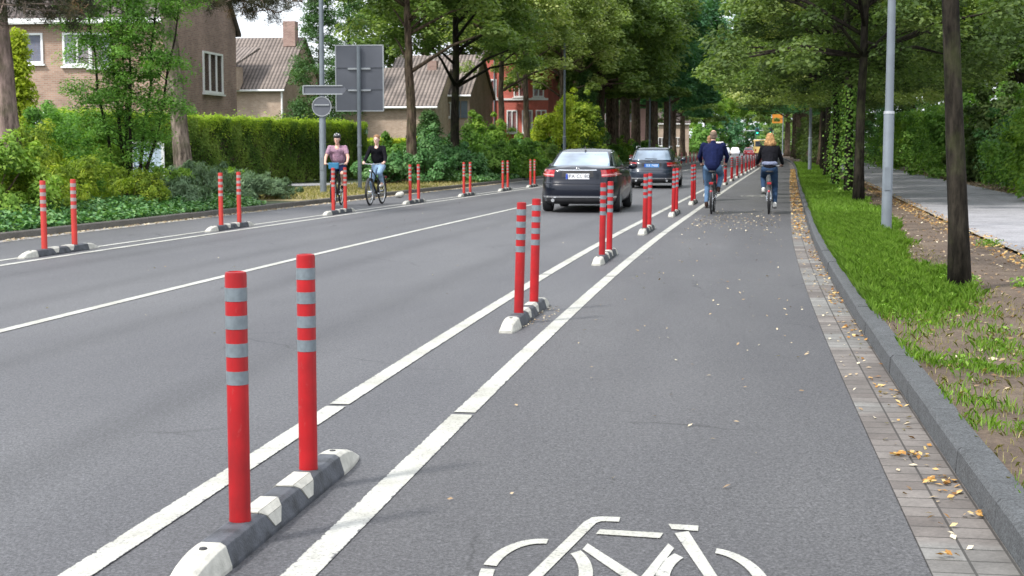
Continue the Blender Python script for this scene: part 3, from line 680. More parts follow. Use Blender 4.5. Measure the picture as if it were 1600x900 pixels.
def car(name, loc, rz, label, paintm, wagon, plate_txt, plate_mat, txt_mat):
    t = empty(name, loc, rz, label, 'car')
    H = 1.47 if not wagon else 1.49; L = 2.43 if not wagon else 2.44
    if not wagon: topf = lambda y: float(np.interp(y, [-2.45, -2.3, -1.7, -.5, 1.0, 1.6, 2.2, 2.45], [.985, 1.035, 1.07, .98, .97, .90, .78, .66]))
    else: topf = lambda y: float(np.interp(y, [-2.45, -2.2, -1.0, 1.0, 1.6, 2.2, 2.45], [.98, 1.0, .98, .96, .89, .77, .66]))
    lv = [(.20, .82, -L+.16, L-.12), (.26, .885, -L+.05, L-.05), (.42, .915, -L+.01, L), (.56, .925, -L, L), (.66, .925, -L+.02, L-.02), (.70, .922, -L+.055, L-.05),
          (.82, .915, -L+.07, L-.1), (.93, .895, -L+.085, L-.15), (.985, .86, -L+.10, L-.2), (1.02, .80, -L+.15, L-.3), (1.035, .68, -L+.28, L-.42)]
    S = Shell(lv, 5.0, topf, (.60, 1.035)); b = B(); S.mesh(b, 96)
    body = b.build('body', paintm, t, smooth=True)
    # wheel arches
    cut = B(); yw = (-1.43, 1.44)
    for y in yw:
        for s in (-1, 1): cut.tube([(s*.62, y, .33), (s*1.1, y, .33)], .375, 40)
    cu = cut.build('arch_cutter', M['black']); md = body.modifiers.new('b', 'BOOLEAN'); md.object = cu; md.operation = 'DIFFERENCE'; md.solver = 'EXACT'
    me = evaluated(body); body.modifiers.clear(); body.data = me; bpy.data.objects.remove(cu); me.materials.clear(); me.materials.append(paintm)
    me.set_sharp_from_angle(angle=R(38))
    for y in yw:
        for s in (-1, 1): wheel(t, s*.80, y, .325, s)
    b = B(); b.box((0, 0, .27), (1.2, 4.2, .14)); b.build('underbody', M['black'], t)
    # cabin
    if not wagon: gl = [(.98, .80, -1.86, 1.18), (1.07, .785, -1.70, 1.02), (1.20, .735, -1.40, .70), (1.33, .675, -1.12, .40), (1.41, .62, -.92, .18), (1.445, .55, -.75, .02), (1.462, .40, -.55, -.15), (1.468, .2, -.4, -.25)]
    else: gl = [(.96, .82, -2.28, 1.18), (1.05, .795, -2.21, 1.02), (1.20, .745, -2.10, .70), (1.33, .69, -1.98, .42), (1.42, .64, -1.90, .18), (1.465, .58, -1.80, .02), (1.482, .45, -1.6, -.15), (1.488, .2, -1.3, -.25)]
    Gn = 5.5; Gs = Shell(gl, Gn); b = B(); Gs.mesh(b, 80); b.build('cabin', paintm, t, smooth=True)
    a = theta_x(.84, Gn)
    Gs.panel('rear_window', -math.pi+a if False else -a, -(math.pi-a), .55 if not wagon else .9, 3.75 if not wagon else 3.55, M['car_glass'], t, n=24)
    Gs.panel('windscreen', a, math.pi-a, .6, 3.7, M['car_glass'], t, n=24)
    # side windows: theta where y lies between two values
    def th_y(fr): return math.asin(max(-1, min(1, sgnpow(fr, Gn/2))))
    for s in (-1, 1):
        for f0, f1 in ((-.80, -.06), (-.02, .66)) if not wagon else ((-.90, -.42), (-.38, .12), (.16, .7)):
            a0, a1 = th_y(f0), th_y(f1)
            if s < 0: a0, a1 = math.pi-a0, math.pi-a1
            Gs.panel('side_window', a0, a1, .75, 3.7, M['glass'], t, n=10)
    # lamps wrapping round the rear corners
    for s in (-1, 1):
        a0, a1 = -theta_x(.60 if not wagon else .62, 5.0), -.36
        if s < 0: a0, a1 = math.pi-a0, math.pi-a1
        tl = S.panel('tail_light', a0, a1, 6.05, 7.95, M['lens'], t, off=.008, n=20, m=8)
        S.panel('lamp_strip', a0, a1+(.15 if s > 0 else -.15), 6.35, 6.55, plain('pale_lamp_strip', (.75, .35, .35), .3), tl, off=.011, n=16, m=2)
        b = B(); b.sphere((s*1.0, .78, 1.03), .1, 12, 8, (1.1, .55, .75)); b.box((s*.88, .80, .99), (.14, .05, .04)); b.build('mirror', paintm, t, smooth=True)
        b = B(); b.box((s*.93, .1, .80), (.02, .16, .025)); b.box((s*.93, -.85, .81), (.02, .16, .025)); b.build('door_handle', paintm, t, bevel=.005)
        S.panel('headlight', *( (.45, 1.05) if s > 0 else (math.pi-.45, math.pi-1.05)), 5.2, 7.6, M['glass_light'], t, off=.006)
    a = theta_x(.40, 5.0)
    S.panel('plate_recess', -a, -(math.pi-a), 6.1, 7.85, M['black'], t, off=.003, n=10)
    a = theta_x(.50, 5.0); S.panel('trunk_trim', -a, -(math.pi-a), 7.95, 8.25, M['chrome'] if not wagon else paintm, t, off=.014, n=12, m=2)
    a = theta_x(.93, 5.0); S.panel('bumper_crease', -a, -(math.pi-a), 4.35, 4.95, paintm, t, off=.016, n=24, m=3)
    S.panel('bumper_trim', -a, -(math.pi-a), 1.55, 1.80, M['chrome'], t, off=.012, n=24, m=2)
    a = theta_x(.80, 5.0); S.panel('diffuser', -a, -(math.pi-a), .15, 1.45, M['black'], t, off=.010, n=14)
    for s in (-1, 1):
        b = B(); b.tube([(s*.56, -L-.01, .29), (s*.56, -L+.2, .29)], .04, 14); b.build('exhaust', M['chrome'], t, smooth=True, angle=40)
    yp = S.at(-math.pi/2, 7.0).y-.012; zp = .835
    b = B(); b.box((0, yp, zp), (.54, .015, .125)); pl = b.build('number_plate', plate_mat, t, bevel=.003)
    b = B(); b.box((-.248, yp-.0095, zp), (.04, .004, .118)); b.build('plate_strip', M['euro'], pl)
    text_mesh('plate_text', plate_txt, .115, txt_mat, pl, (.02, yp-.0095, zp), (R(90), 0, 0))
    badge(t, (0, S.at(-math.pi/2, 8.6).y-.012, .985 if not wagon else .945), .042)
    if wagon:
        for s in (-1, 1):
            b = B(); b.tube([(s*.60, -1.75, 1.47), (s*.60, -1.65, 1.53), (s*.60, -.1, 1.53), (s*.60, 0, 1.47)], .016, 8); b.build('roof_rail', M['alu'], t, smooth=True)
        b = B(); b.tube([(-.25, -2.20, 1.085), (.18, -2.205, 1.075)], .012, 6); b.build('rear_wiper', M['black'], t)
    else:
        b = B(); b.box((0, -.80, 1.49), (.035, .16, .05), taper=.5); b.build('roof_antenna', M['black'], t, bevel=.005)
    return t
ys = 35.3
car('sedan', (gx(903.5, 33.0)+.16*2.43, 33.9+2.4-.55, 0), R(-9.5), 'dark navy four-door saloon driving away, white number plate, right behind the red posts', M['navy_paint'], False, 'JPA CL 80', M['plate'], M['black'])
car('station_wagon', (gx(1017.5, 53)+.17*2.43, 53.2+2.4, 0), R(-9.5), 'blue-grey estate car with a blue number plate driving ahead of the dark saloon', M['grey_paint'], True, 'KE 7408', M['plate_blue'], M['white'])

def small_car(name, loc, rz, label, mat, lampm):
    t = empty(name, loc, rz, label, 'car')
    lv = [(.22, .80, -2.0, 2.0), (.4, .88, -2.08, 2.08), (.7, .88, -2.05, 2.05), (.95, .82, -1.95, 1.8)]
    S = Shell(lv, 5); b = B(); S.mesh(b, 40); b.build('body', mat, t, smooth=True)
    Gs = Shell([(.93, .78, -1.9, 1.1), (1.2, .70, -1.7, .6), (1.42, .60, -1.45, .2), (1.46, .4, -1.2, 0)], 5); b = B(); Gs.mesh(b, 40); b.build('cabin', mat, t, smooth=True)
    Gs.panel('rear_window', -.6, -math.pi+.6, .3, 1.8, M['glass'], t)
    for s in (-1, 1):
        b = B(); b.box((s*.66, -2.06, .80), (.26, .06, .16)); b.build('tail_light', lampm, t)
        for y in (-1.3, 1.3): b = B(); b.tube([(s*.68, y, .31), (s*.90, y, .31)], .31, 20); b.build('wheel', M['tyre'], t)
    b = B(); b.box((0, -2.09, .62), (.5, .02, .12)); b.build('number_plate', M['plate'], t)
    return t
M['white_paint'] = plain('white_car_paint', (.75, .75, .76), .3, coat=1); M['red_paint'] = plain('red_car_paint', (.55, .04, .05), .3, coat=1); M['silver_paint'] = plain('silver_car_paint', (.45, .47, .5), .3, .4, coat=1)
small_car('hatchback', (gx(1171, 250), 252, 0), R(-9), 'small red and white car stopped in the distance near the traffic lights', M['red_paint'], M['lens'])
small_car('hatchback', (gx(1147, 262), 262, 0), R(171), 'white car coming the other way in the far distance, left of the red one', M['white_paint'], M['glass_light'])
small_car('hatchback', (gx(1133, 285), 285, 0), R(171), 'silver oncoming car furthest away, just right of the man in navy', M['silver_paint'], M['glass_light'])
t = empty('city_bus', (gx(1193, 300), 306, 0), R(-8), 'yellow and cream bus far down the road, left of the blonde cyclist', 'bus')
M['bus'] = plain('yellow_cream_paint', (.66, .46, .16), .4)
b = B(); b.box((0, 0, 1.65), (2.5, 11, 2.7)); b.build('body', M['bus'], t, bevel=.12)
b = B(); b.box((0, 0, 3.06), (2.3, 10.6, .14)); b.build('roof_unit', M['white'], t)
b = B(); b.box((0, -5.53, 2.2), (2.2, .05, 1.1)); b.build('rear_window', M['glass'], t)
for s in (-1, 1):
    b = B(); b.box((s*1.26, 0, 2.2), (.04, 10, 1.0)); b.build('side_windows', M['glass'], t)
    b = B(); b.box((s*1.0, -5.53, .9), (.25, .06, .4)); b.build('tail_light', M['lens'], t)
    for y in (-3.2, 3.2): b = B(); b.tube([(s*.95, y, .48), (s*1.24, y, .48)], .48, 20); b.build('wheel', M['tyre'], t)
t = empty('delivery_van', (gx(1120, 240)+3.2, 262, 0), R(172), 'orange and white van facing the camera in the far distance beside the man in navy', 'van')
M['orange'] = plain('orange_paint', (.75, .24, .05), .4)
b = B(); b.box((0, 0, 1.1), (2.0, 5, 1.5)); b.build('body', M['orange'], t, bevel=.1)
b = B(); b.box((0, -.3, 2.1), (1.9, 4.2, .7), taper=.9); b.build('cargo_box', M['white'], t, bevel=.05)
b = B(); b.box((0, 2.42, 1.55), (1.7, .2, .6)); b.build('windscreen', M['glass'], t)
for s in (-1, 1):
    for y in (-1.6, 1.6): b = B(); b.tube([(s*.8, y, .34), (s*1.02, y, .34)], .34, 20); b.build('wheel', M['tyre'], t)

# ------------------------------------------------------------------ bicycles and riders
def bicycle(loc, rz, label, framem, up_side, rack=True, basket=None, ebike=True, steer=0):
    t = empty('bicycle', loc, rz, label, 'bicycle')
    r = .345; yr, yf = -.52, .60
    def whl(y, nm='wheel', st=0):
        w_ = empty(nm, (0, y, r)); w_.parent = t; w_.rotation_euler = (0, 0, st)
        b = B(); b.torus((0, 0, 0), r-.022, .024, 40, 8); b.build('tyre', M['tyre'], w_, smooth=True)
        b = B(); b.torus((0, 0, 0), r-.05, .012, 40, 6); b.build('rim', M['alu'], w_, smooth=True)
        b = B(); b.tube([(-.05, 0, 0), (.05, 0, 0)], .025, 10)
        for k in range(18):
            a = 2*math.pi*k/18; s = .03*(-1)**k; b.tube([(s, .02*math.cos(a), .02*math.sin(a)), (0, (r-.05)*math.cos(a+.15), (r-.05)*math.sin(a+.15))], .0022, 4, False)
        b.build('spokes', M['chrome'], w_)
    whl(yr); whl(yf, st=steer)
    bb = (0, -.06, .29); seat = (0, -.26, .80); hd1 = (0, .42, .92); hd0 = (0, .47, .66)
    b = B(); b.tube([bb, hd0], .024); b.tube([(0, -.20, .62), hd1], .018); b.tube([bb, seat], .019); b.tube([hd0, hd1], .023)
    for s in (-1, 1):
        b.tube([bb, (s*.055, yr, r)], .011, 8); b.tube([(0, -.22, .68), (s*.055, yr, r)], .009, 8)
    b.build('frame', framem, t, smooth=True, angle=50)
    b = B()
    for s in (-1, 1): b.tube([(s*.045, .475, .68), (s*.055, .52, .55), (s*.055, yf, r)], [.014, .013, .010], 8)
    b.tube([(-.055, .478, .68), (.055, .478, .68)], .016, 8); b.build('fork', framem, t, smooth=True, angle=50)
    b = B(); b.tube([seat, (0, -.29, .93)], .014, 8); b.build('seat_post', M['alu'], t, smooth=True)
    b = B(); b.loft([[(wx*math.cos(a), y+0*a, .955+hh*math.sin(a)) for a in [2*math.pi*k/12 for k in range(12)]] for y, wx, hh in ((-.42, .04, .012), (-.40, .09, .028), (-.33, .085, .032), (-.24, .045, .026), (-.14, .025, .02), (-.12, .01, .008))]); b.build('saddle', M['black'], t, smooth=True)
    b = B(); b.tube([hd1, (0, .40, 1.02), (0, .43, 1.06)], .014, 8); b.tube([(-.29, .21, 1.07), (-.22, .30, 1.08), (-.10, .42, 1.06), (.10, .42, 1.06), (.22, .30, 1.08), (.29, .21, 1.07)], .011, 8); hb = b.build('handlebar', M['alu'], t, smooth=True)
    for s in (-1, 1): b = B(); b.tube([(s*.29, .20, 1.07), (s*.235, .28, 1.078)], .017, 10); b.build('grip', M['black'], hb, smooth=True)
    dn = -up_side; a = R(-12)       # pedals: the side given by up_side is the raised one
    b = B(); b.tube([(-.07, bb[1], bb[2]), (.07, bb[1], bb[2])], .014, 8)
    for s in (-1, 1):
        q = 1 if s == up_side else -1; b.tube([(s*.07, bb[1], bb[2]), (s*.08, bb[1]+q*.05, bb[2]+q*.165)], .010, 8)
    b.torus((.05, bb[1], bb[2]), .085, .006, 24, 5); b.build('crank', M['chrome'], t, smooth=True)
    for s in (-1, 1):
        q = 1 if s == up_side else -1; b = B(); b.box((s*.13, bb[1]+q*.05, bb[2]+q*.165), (.09, .08, .022)); b.build('pedal', M['black'], t, bevel=.004)
    b = B(); b.box((.062, -.27, .315), (.012, .50, .085)); b.build('chain_guard', M['black'], t, bevel=.005)
    for y, a0, a1 in ((yr, R(20), R(215)), (yf, R(-20), R(150))):
        b = B(); n = 16
        for i in range(n):
            q0, q1 = a0+(a1-a0)*i/n, a0+(a1-a0)*(i+1)/n; Rr = r+.025
            v = []
            for q in (q0, q1):
                for x, d in ((-.03, -.008), (0, .004), (.03, -.008)): v.append((x, y+(Rr+d)*math.cos(q), r+(Rr+d)*math.sin(q)))
            b.add(v, [(0, 1, 4, 3), (1, 2, 5, 4)])
        b.build('mudguard', M['black'], t, smooth=True)
    if rack:
        b = B()
        for x in (-.06, 0, .06): b.tube([(x, -.32, .74), (x, -.78, .74)], .006, 6)
        for s in (-1, 1): b.tube([(s*.06, -.60, .74), (s*.065, yr, r)], .005, 6)
        rk = b.build('rack', M['black'], t, smooth=True)
        b = B(); b.box((0, -.80, .70), (.09, .03, .05)); b.build('rear_light', M['lens'], rk, bevel=.008)
        if ebike: b = B(); b.box((0, -.52, .69), (.11, .34, .07)); b.build('battery', M['black'], t, bevel=.01)
    b = B(); b.tube([(0, .50, .88), (0, .56, .88)], [.028, .035], 12); b.build('front_lamp', M['chrome'], t, smooth=True)
    b = B(); b.sphere((-.0, -.845, .52), .028, 10, 6, (1, .4, 1)); b.build('reflector', M['lens'], t)
    if basket: b = B(); b.box((0, .52, 1.03), (.24, .16, .16), taper=1.1); b.build('handlebar_bag', basket, t, bevel=.02)
    return t
def rider(loc, rz, label, tops, trousers, shoes, up_side, hairm, hair='short', helmet=None, sleeves=True, shorts=False, lean=.0, build=1.0, skin='skin', turn=0.0, extra=None):
    t = empty('person', loc, rz, label, 'person', None)
    W = build; pel = Vector((0, -.27, 1.04)); ch = Vector((0, -.17+lean, 1.33)); nk = Vector((0, -.10+lean*1.5, 1.55)); hdv = Vector((0, -.05+lean*1.7, 1.695))
    sh = lambda s: Vector((s*.178*W, -.10+lean*1.45, 1.485)); el = lambda s: Vector((s*.262*W, .02+lean*.8, 1.24)); wr = lambda s: Vector((s*.285, .165, 1.115))
    hip = lambda s: Vector((s*.095*W, -.23, 1.00))
    def leg(s):
        upq = 1 if s == up_side else -1; ped = Vector((s*.13, -.06+upq*.05, .29+upq*.165))
        ank = ped+Vector((0, -.085, .095)); kn = Vector((s*.15*W, .20, .83)) if upq > 0 else Vector((s*.125, .06, .585))
        # keep the limb lengths human
        return hip(s), kn, ank, ped
    sk = M[skin]; pr = []
    pr += [('c', pel, .135*W, ch, .135*W), ('c', ch, .135*W, nk-Vector((0, 0, .10)), .10), ('c', nk-Vector((0, 0, .12)), .062, nk+Vector((0, .015, .05)), .052)]
    for s in (-1, 1):
        pr += [('c', sh(s), .052, el(s), .040), ('c', el(s), .040, wr(s), .026), ('c', nk-Vector((0, 0, .09)), .06, sh(s), .052)]
        h, k, a, p = leg(s)
        pr += [('c', h, .082, k, .056), ('c', k, .055, (k+a)/2+Vector((0, -.012, .02)), .052), ('c', (k+a)/2+Vector((0, -.012, .02)), .052, a, .034), ('c', a, .034, p+Vector((0, .06, .045)), .034)]
        w0 = wr(s); g_ = Vector((s*.27, .24, 1.078)); pr += [('e', (w0+g_)/2+Vector((0, .015, .012)), (.024, .048, .034), (R(-25), 0, 0))]
        for k_ in range(4):                                  # four fingers closed round the grip
            f = g_+Vector((-s*.018*(k_-1.2), .012*(k_-1.2), 0)); l_ = (.95, 1.05, 1.0, .82)[k_]
            pr += [('c', f+Vector((0, -.012, .024)), .0105, f+Vector((0, .030*l_, .018)), .010), ('c', f+Vector((0, .030*l_, .018)), .010, f+Vector((0, .030*l_, -.014)), .0095), ('c', f+Vector((0, .030*l_, -.014)), .0095, f+Vector((0, .006, -.026)), .0085)]
        pr += [('c', w0+Vector((-s*.01, .03, 0)), .013, g_+Vector((-s*.05, -.018, -.006)), .011), ('c', g_+Vector((-s*.05, -.018, -.006)), .011, g_+Vector((-s*.058, .012, -.024)), .009)]
    tr = Euler((0, 0, turn)).to_matrix(); hp = lambda v: hdv+tr @ Vector(v)
    pr += [('e', hdv+tr @ Vector((0, -.012, .03)), (.077, .095, .098), (0, 0, turn)), ('e', hp((0, .018, -.045)), (.058, .070, .072), (0, 0, turn)), ('e', hp((0, .098, -.008)), (.014, .020, .026), (0, 0, turn)), ('e', hp((0, .052, -.096)), (.03, .03, .022))]
    for s in (-1, 1): pr.append(('e', hp((s*.078, -.012, -.005)), (.010, .018, .030), (0, 0, turn)))
    body = blob('body', pr, sk, t, .0095, 2)
    for s in (-1, 1):
        b = B(); b.sphere(hp((s*.031, .083, .014)), .0125, 10, 8); b.build('eye', M['white'], body, smooth=True)
        b = B(); b.sphere(hp((s*.031, .093, .014)), .0062, 8, 6); b.build('iris', M['black'], body, smooth=True)
    b = B(); b.sphere(hp((0, .086, -.052)), .022, 12, 8, (1, .35, .30)); b.build('mouth', plain('lips', (.45, .16, .14), .5), body, smooth=True)
    g_ = .020
    pr = [('c', pel+Vector((0, -.01, .02)), .150*W, ch, .150*W), ('c', ch, .152*W, nk-Vector((0, .01, .13)), .112), ('e', ch+Vector((0, -.01, -.06)), (.20*W, .14*W, .22)), ('e', (0, -.12+lean*1.3, 1.42), (.20*W, .125, .125)), ('e', ch+Vector((0, .0, .03)), (.205*W, .13, .18))]
    for s in (-1, 1):
        pr += [('c', nk-Vector((0, .005, .085)), .074, sh(s), .060), ('c', sh(s), .062*W, el(s) if sleeves else sh(s)*.45+el(s)*.55, .052 if sleeves else .060)]
        pr += [('c', nk-Vector((0, .015, .06)), .074, nk-Vector((0, .012, .005)), .066)] if sleeves else []
        if sleeves: pr.append(('c', el(s), .055, wr(s)-Vector((0, .02, -.015)), .038))
    blob('jacket' if sleeves else 'shirt', pr, tops, t, .012, 4)
    pr = [('e', pel-Vector((0, 0, .035)), (.172*W, .150, .125))]
    for s in (-1, 1):
        h, k, a, p = leg(s); pr.append(('c', h, .100, k if not shorts else h*.18+k*.82, .070 if not shorts else .078))
        if not shorts: pr += [('c', k, .069, (k+a)/2+Vector((0, -.01, .02)), .062), ('c', (k+a)/2+Vector((0, -.01, .02)), .062, a+Vector((0, 0, .03)), .050)]
        b = [('c', a+Vector((0, -.01, -.035)), .040, p+Vector((0, .09, .038)), .036), ('c', a+Vector((0, -.02, .01)), .043, a+Vector((0, -.012, -.04)), .041)]
        blob('shoe', b, shoes, t, .009, 2)
    blob('shorts' if shorts else 'trousers', pr, trousers, t, .012, 4)
    if hair == 'short': pr = [('e', hp((0, -.03, .055)), (.083, .092, .085)), ('e', hp((0, -.065, .0)), (.072, .055, .075))]
    elif hair == 'fringe': pr = [('e', hp((0, -.045, .035)), (.084, .085, .075)), ('e', hp((0, -.065, -.01)), (.074, .05, .07))]
    elif hair == 'bun': pr = [('e', hp((0, -.022, .052)), (.086, .098, .088)), ('e', hp((0, -.10, .06)), (.04, .04, .04)), ('e', hp((0, -.06, .0)), (.078, .06, .07))]
    else: pr = [('e', hp((0, -.022, .05)), (.090, .102, .088)), ('e', hp((0, -.085, -.03)), (.105, .062, .10)), ('e', hp((-.065, -.10, -.10)), (.060, .052, .075)), ('e', hp((.07, -.095, -.09)), (.058, .052, .08)), ('e', hp((.0, -.115, -.12)), (.070, .05, .075)), ('e', hp((-.11, -.07, -.12)), (.03, .03, .05)), ('e', hp((.115, -.07, -.11)), (.03, .03, .05)), ('e', hp((-.08, -.03, -.05)), (.028, .06, .10)), ('e', hp((.08, -.03, -.05)), (.028, .06, .10))]
    blob('hair', pr, hairm, t, .010, 1)
    if helmet:
        h_ = blob('helmet', [('e', hp((0, -.012, .085)), (.098, .128, .075)), ('e', hp((0, -.05, .06)), (.094, .09, .07))], helmet, t, .010, 2)
        b = B()
        for x in (-.05, 0, .05): b.tube([hp((x, .085, .115)), hp((x, .03, .158-abs(x)*.3)), hp((x, -.06, .155-abs(x)*.3)), hp((x, -.11, .11))], .008, 6)
        b.build('helmet_rib', M['white'], h_, smooth=True)
        b = B()
        for s in (-1, 1): b.tube([hp((s*.085, 0, .06)), hp((s*.07, .02, -.06)), hp((0, .05, -.118))], .006, 6)
        b.build('chin_strap', M['black'], h_)
    if extra: extra(t, hp)
    return t
def cloth(name, c, var=.2, scale=10, plaid=False):
    m, t, b = newmat(name); f = noise(t, scale, 6, .6); col = ramp(t, f, [(.3, tuple(x*(1-var) for x in c)), (.7, tuple(min(1, x*(1+var)) for x in c))])
    if plaid:
        for d in ('X', 'Z'):
            wv = t.nodes.new('ShaderNodeTexWave'); wv.bands_direction = d; wv.inputs['Scale'].default_value = 9; wv.inputs['Distortion'].default_value = .3
            tc_ = t.nodes.new('ShaderNodeTexCoord'); t.links.new(tc_.outputs['Object'], wv.inputs['Vector'])
            col = mixc(t, 1.0, col, ramp(t, wv.outputs['Fac'], [(.35, (1.15, 1.1, 1.15)), (.75, (.62, .55, .66))]), 'MULTIPLY')
    t.links.new(col, b.inputs['Base Color']); b.inputs['Roughness'].default_value = .9; b.inputs['Specular IOR Level'].default_value = .12; bump(t, b, noise(t, 11, 5, .65), 1.0, .035); return m
C_navy = cloth('navy_fabric', (.007, .011, .045)); C_jean = cloth('blue_denim', (.085, .15, .25)); C_jdark = cloth('dark_denim', (.025, .05, .10)); C_jlight = cloth('light_denim', (.25, .37, .52))
C_black = cloth('black_fabric', (.008, .008, .011)); C_plaid = cloth('mauve_plaid', (.42, .29, .32), .12, plaid=True); C_pink = cloth('pink_fabric', (.6, .22, .25)); C_brown = cloth('brown_leather', (.05, .03, .025)); C_wsh = cloth('white_canvas', (.68, .67, .64))
H_grey = cloth('greying_hair', (.16, .12, .09), .4, 60); H_blonde = cloth('blonde_hair', (.33, .19, .085), .6, 30); H_ginger = cloth('ginger_hair', (.27, .155, .085), .4, 50)
M['silver_frame'] = plain('silver_frame', (.42, .45, .48), .3, .6)
def put(x, y): Y = CAM_H*FPX/(y-230); return (gx(x, Y), Y)
# man in navy, woman with blonde hair, a third rider ahead of him, riding away
mx_, my_ = put(1118, 334); mzr = yaw(my_)
bicycle((mx_, my_+.5, .0), mzr, 'black city bicycle with red rear light ridden by the man in navy', M['black'], 1)
rider((mx_, my_+.5, 0), mzr, 'man in navy jacket and blue jeans cycling away in the cycle lane', C_navy, C_jean, C_brown, 1, H_grey, 'fringe', lean=.02, build=1.2).scale = (1.0, 1.0, 1.035)
wx_, wy_ = put(1207.5, 334)
bicycle((wx_, wy_+.5, .0), yaw(wy_), 'slim bicycle ridden by the blonde woman next to the gutter', M['silver_frame'], -1)
def vest(t, hp):
    blob('waistband', [('e', (0, -.27, 1.13), (.185, .150, .075))], cloth('grey_blue_knit', (.16, .18, .26)), t, .012, 2)
rider((wx_, wy_+.5, 0), yaw(wy_), 'woman with loose blonde hair, black jacket and dark jeans cycling away on the right', C_black, C_jdark, C_wsh, -1, H_blonde, 'long', build=.96, extra=vest)
tx_, ty_ = gx(1108, 41.5), 41.5
bicycle((tx_, ty_, 0), yaw(41), 'bicycle mostly hidden behind the man in navy', M['navy_paint'], -1)
rider((tx_, ty_, 0), yaw(41), 'third rider in a dark top, only the head showing left of the man in navy', cloth('slate_fabric', (.06, .07, .12)), C_jdark, C_brown, -1, H_ginger, 'short')
# two riders coming towards the camera on the left
lx_, ly_ = gx(528, 37.6), 37.6; lrz = math.pi+R(-3)
M['teal'] = plain('teal_blue_bag', (.04, .20, .36), .6)
bicycle((lx_, ly_, 0), lrz, 'dark trekking bicycle with a blue handlebar bag, ridden by the man with the helmet', M['black'], -1, basket=M['teal'])
rider((lx_, ly_, 0), lrz, 'man with bicycle helmet, mauve checked shirt and navy shorts riding towards the camera', C_plaid, C_navy, C_black, -1, H_grey, 'short', helmet=plain('black_white_shell', (.04, .04, .045), .35, var=.5), sleeves=False, shorts=True, lean=.03, build=1.1)
fx_, fy_ = gx(588.5, 38.4), 38.4; frz = math.pi+R(-11)
bicycle((fx_, fy_, 0), frz, 'black city bicycle ridden by the woman in the black cardigan', M['black'], -1)
rider((fx_, fy_, 0), frz, 'woman in black cardigan, light blue jeans and white shoes riding towards the camera', C_black, C_jlight, C_wsh, -1, H_ginger, 'bun', build=.98, skin='skin_pale')

# ------------------------------------------------------------------ houses
def win(parent, x, z, w_, h_, y=-.0, panes=1, glassm='glass', name='window', rot=None, facing='front'):
    """window on a wall plane of the house's own axes; facing front = -y wall at y, right = +x wall at x"""
    b = B(); f = .09; T = .10
    def bx(cx, cz, dx, dz, d=T, o=0):
        if facing == 'front': b_.box((cx, y-d/2+.03-o, cz), (dx, d, dz))
        else: b_.box((y+d/2-.03+o, cx, cz), (d, dx, dz))
    b_ = B(); bx(x, z+h_/2-f/2, w_, f); bx(x, z-h_/2+f/2, w_, f)
    for s in (-1, 1): bx(x+s*(w_/2-f/2), z, f, h_-2*f)
    for k in range(1, panes): bx(x-w_/2+w_*k/panes, z, f*.8, h_-2*f)
    fr = b_.build(name, M['white'], parent)
    b_ = B(); bx(x, z, w_-2*f, h_-2*f, .03); b_.build('pane', M[glassm], fr)
    b_ = B(); bx(x, z-h_/2-.05, w_+.16, .07, .16); b_.build('sill', M['white'], fr)
    return fr
def house(name, loc, rz, label, LX, LY, eave, rise, wallm, roofm, ridge='x', gable=None, over=.35):
    """origin = front right corner; body spans x in [-LX,0], y in [0,LY]"""
    t = empty(name, loc, rz, label, 'house')
    b = B()
    if ridge == 'x': b.add([(-LX, 0, 0), (0, 0, 0), (0, LY, 0), (-LX, LY, 0), (-LX, 0, eave), (0, 0, eave), (0, LY, eave), (-LX, LY, eave), (-LX, LY/2, eave+rise), (0, LY/2, eave+rise)],
                           [(0, 1, 5, 4), (2, 3, 7, 6), (1, 2, 6, 9, 5), (3, 0, 4, 8, 7), (4, 5, 9, 8), (7, 8, 9, 6)])
    else: b.box((-LX/2, LY/2, eave/2), (LX, LY, eave))
    b.build('wall', wallm, t, uv=True)
    if ridge == 'x':
        k = rise/(LY/2); b = B(); th = .14
        for s in (0, 1):
            ye = -over if s == 0 else LY+over; ze = eave-over*k
            q = [(-LX-over, ye, ze+.03), (over*.6, ye, ze+.03), (over*.6, LY/2, eave+rise+.03), (-LX-over, LY/2, eave+rise+.03)]
            b.add(q+[(x, y, z+th) for x, y, z in q], [(0, 1, 2, 3), (7, 6, 5, 4), (0, 4, 5, 1), (1, 5, 6, 2), (2, 6, 7, 3), (3, 7, 4, 0)])
        rf = B(); rf.v = b.v; rf.f = b.f; r_ = rf.build('roof', roofm, t, uv=True)
        g_ = B(); g_.tube([(-LX-over, -over-.05, eave-over*k+.03), (over*.6, -over-.05, eave-over*k+.03)], .07, 8); g_.build('gutter_pipe', M['white'], r_)
        return t, r_
    r_ = B(); r_.box((-LX/2, LY/2, eave+.12), (LX+.3, LY+.3, .24)); rr = r_.build('roof', roofm, t, uv=True); return t, rr
# left brick house: front to the camera, gable end to the road
t, rf = house('brick_house', (-13.85, 60, 0), R(-7.4), 'tall brown and buff brick house behind the trees at the left edge', 14, 8.2, 6.9, 4.1, M['brick_orange'], M['tile_dark'])
b = B(); b.add([(.004, .01, 0), (.004, 8.19, 0), (.004, 8.19, 6.9), (.004, 4.1, 10.95), (.004, .01, 6.9), (.05, .01, 0), (.05, 8.19, 0), (.05, 8.19, 6.9), (.05, 4.1, 10.95), (.05, .01, 6.9)],
               [(4, 3, 2, 1, 0), (5, 6, 7, 8, 9), (0, 1, 6, 5), (1, 2, 7, 6), (2, 3, 8, 7), (3, 4, 9, 8), (4, 0, 5, 9)]); b.build('gable_wall', M['brick_brown'], t, uv=True)
win(t, -6.05, 5.55, 1.15, 1.25, 0, 1, 'blind'); win(t, -4.0, 5.5, 1.25, 1.35, 0, 2, 'glass_light'); win(t, -3.0, 5.45, .01+1.0, 1.4, 0, 1, 'glass_light')
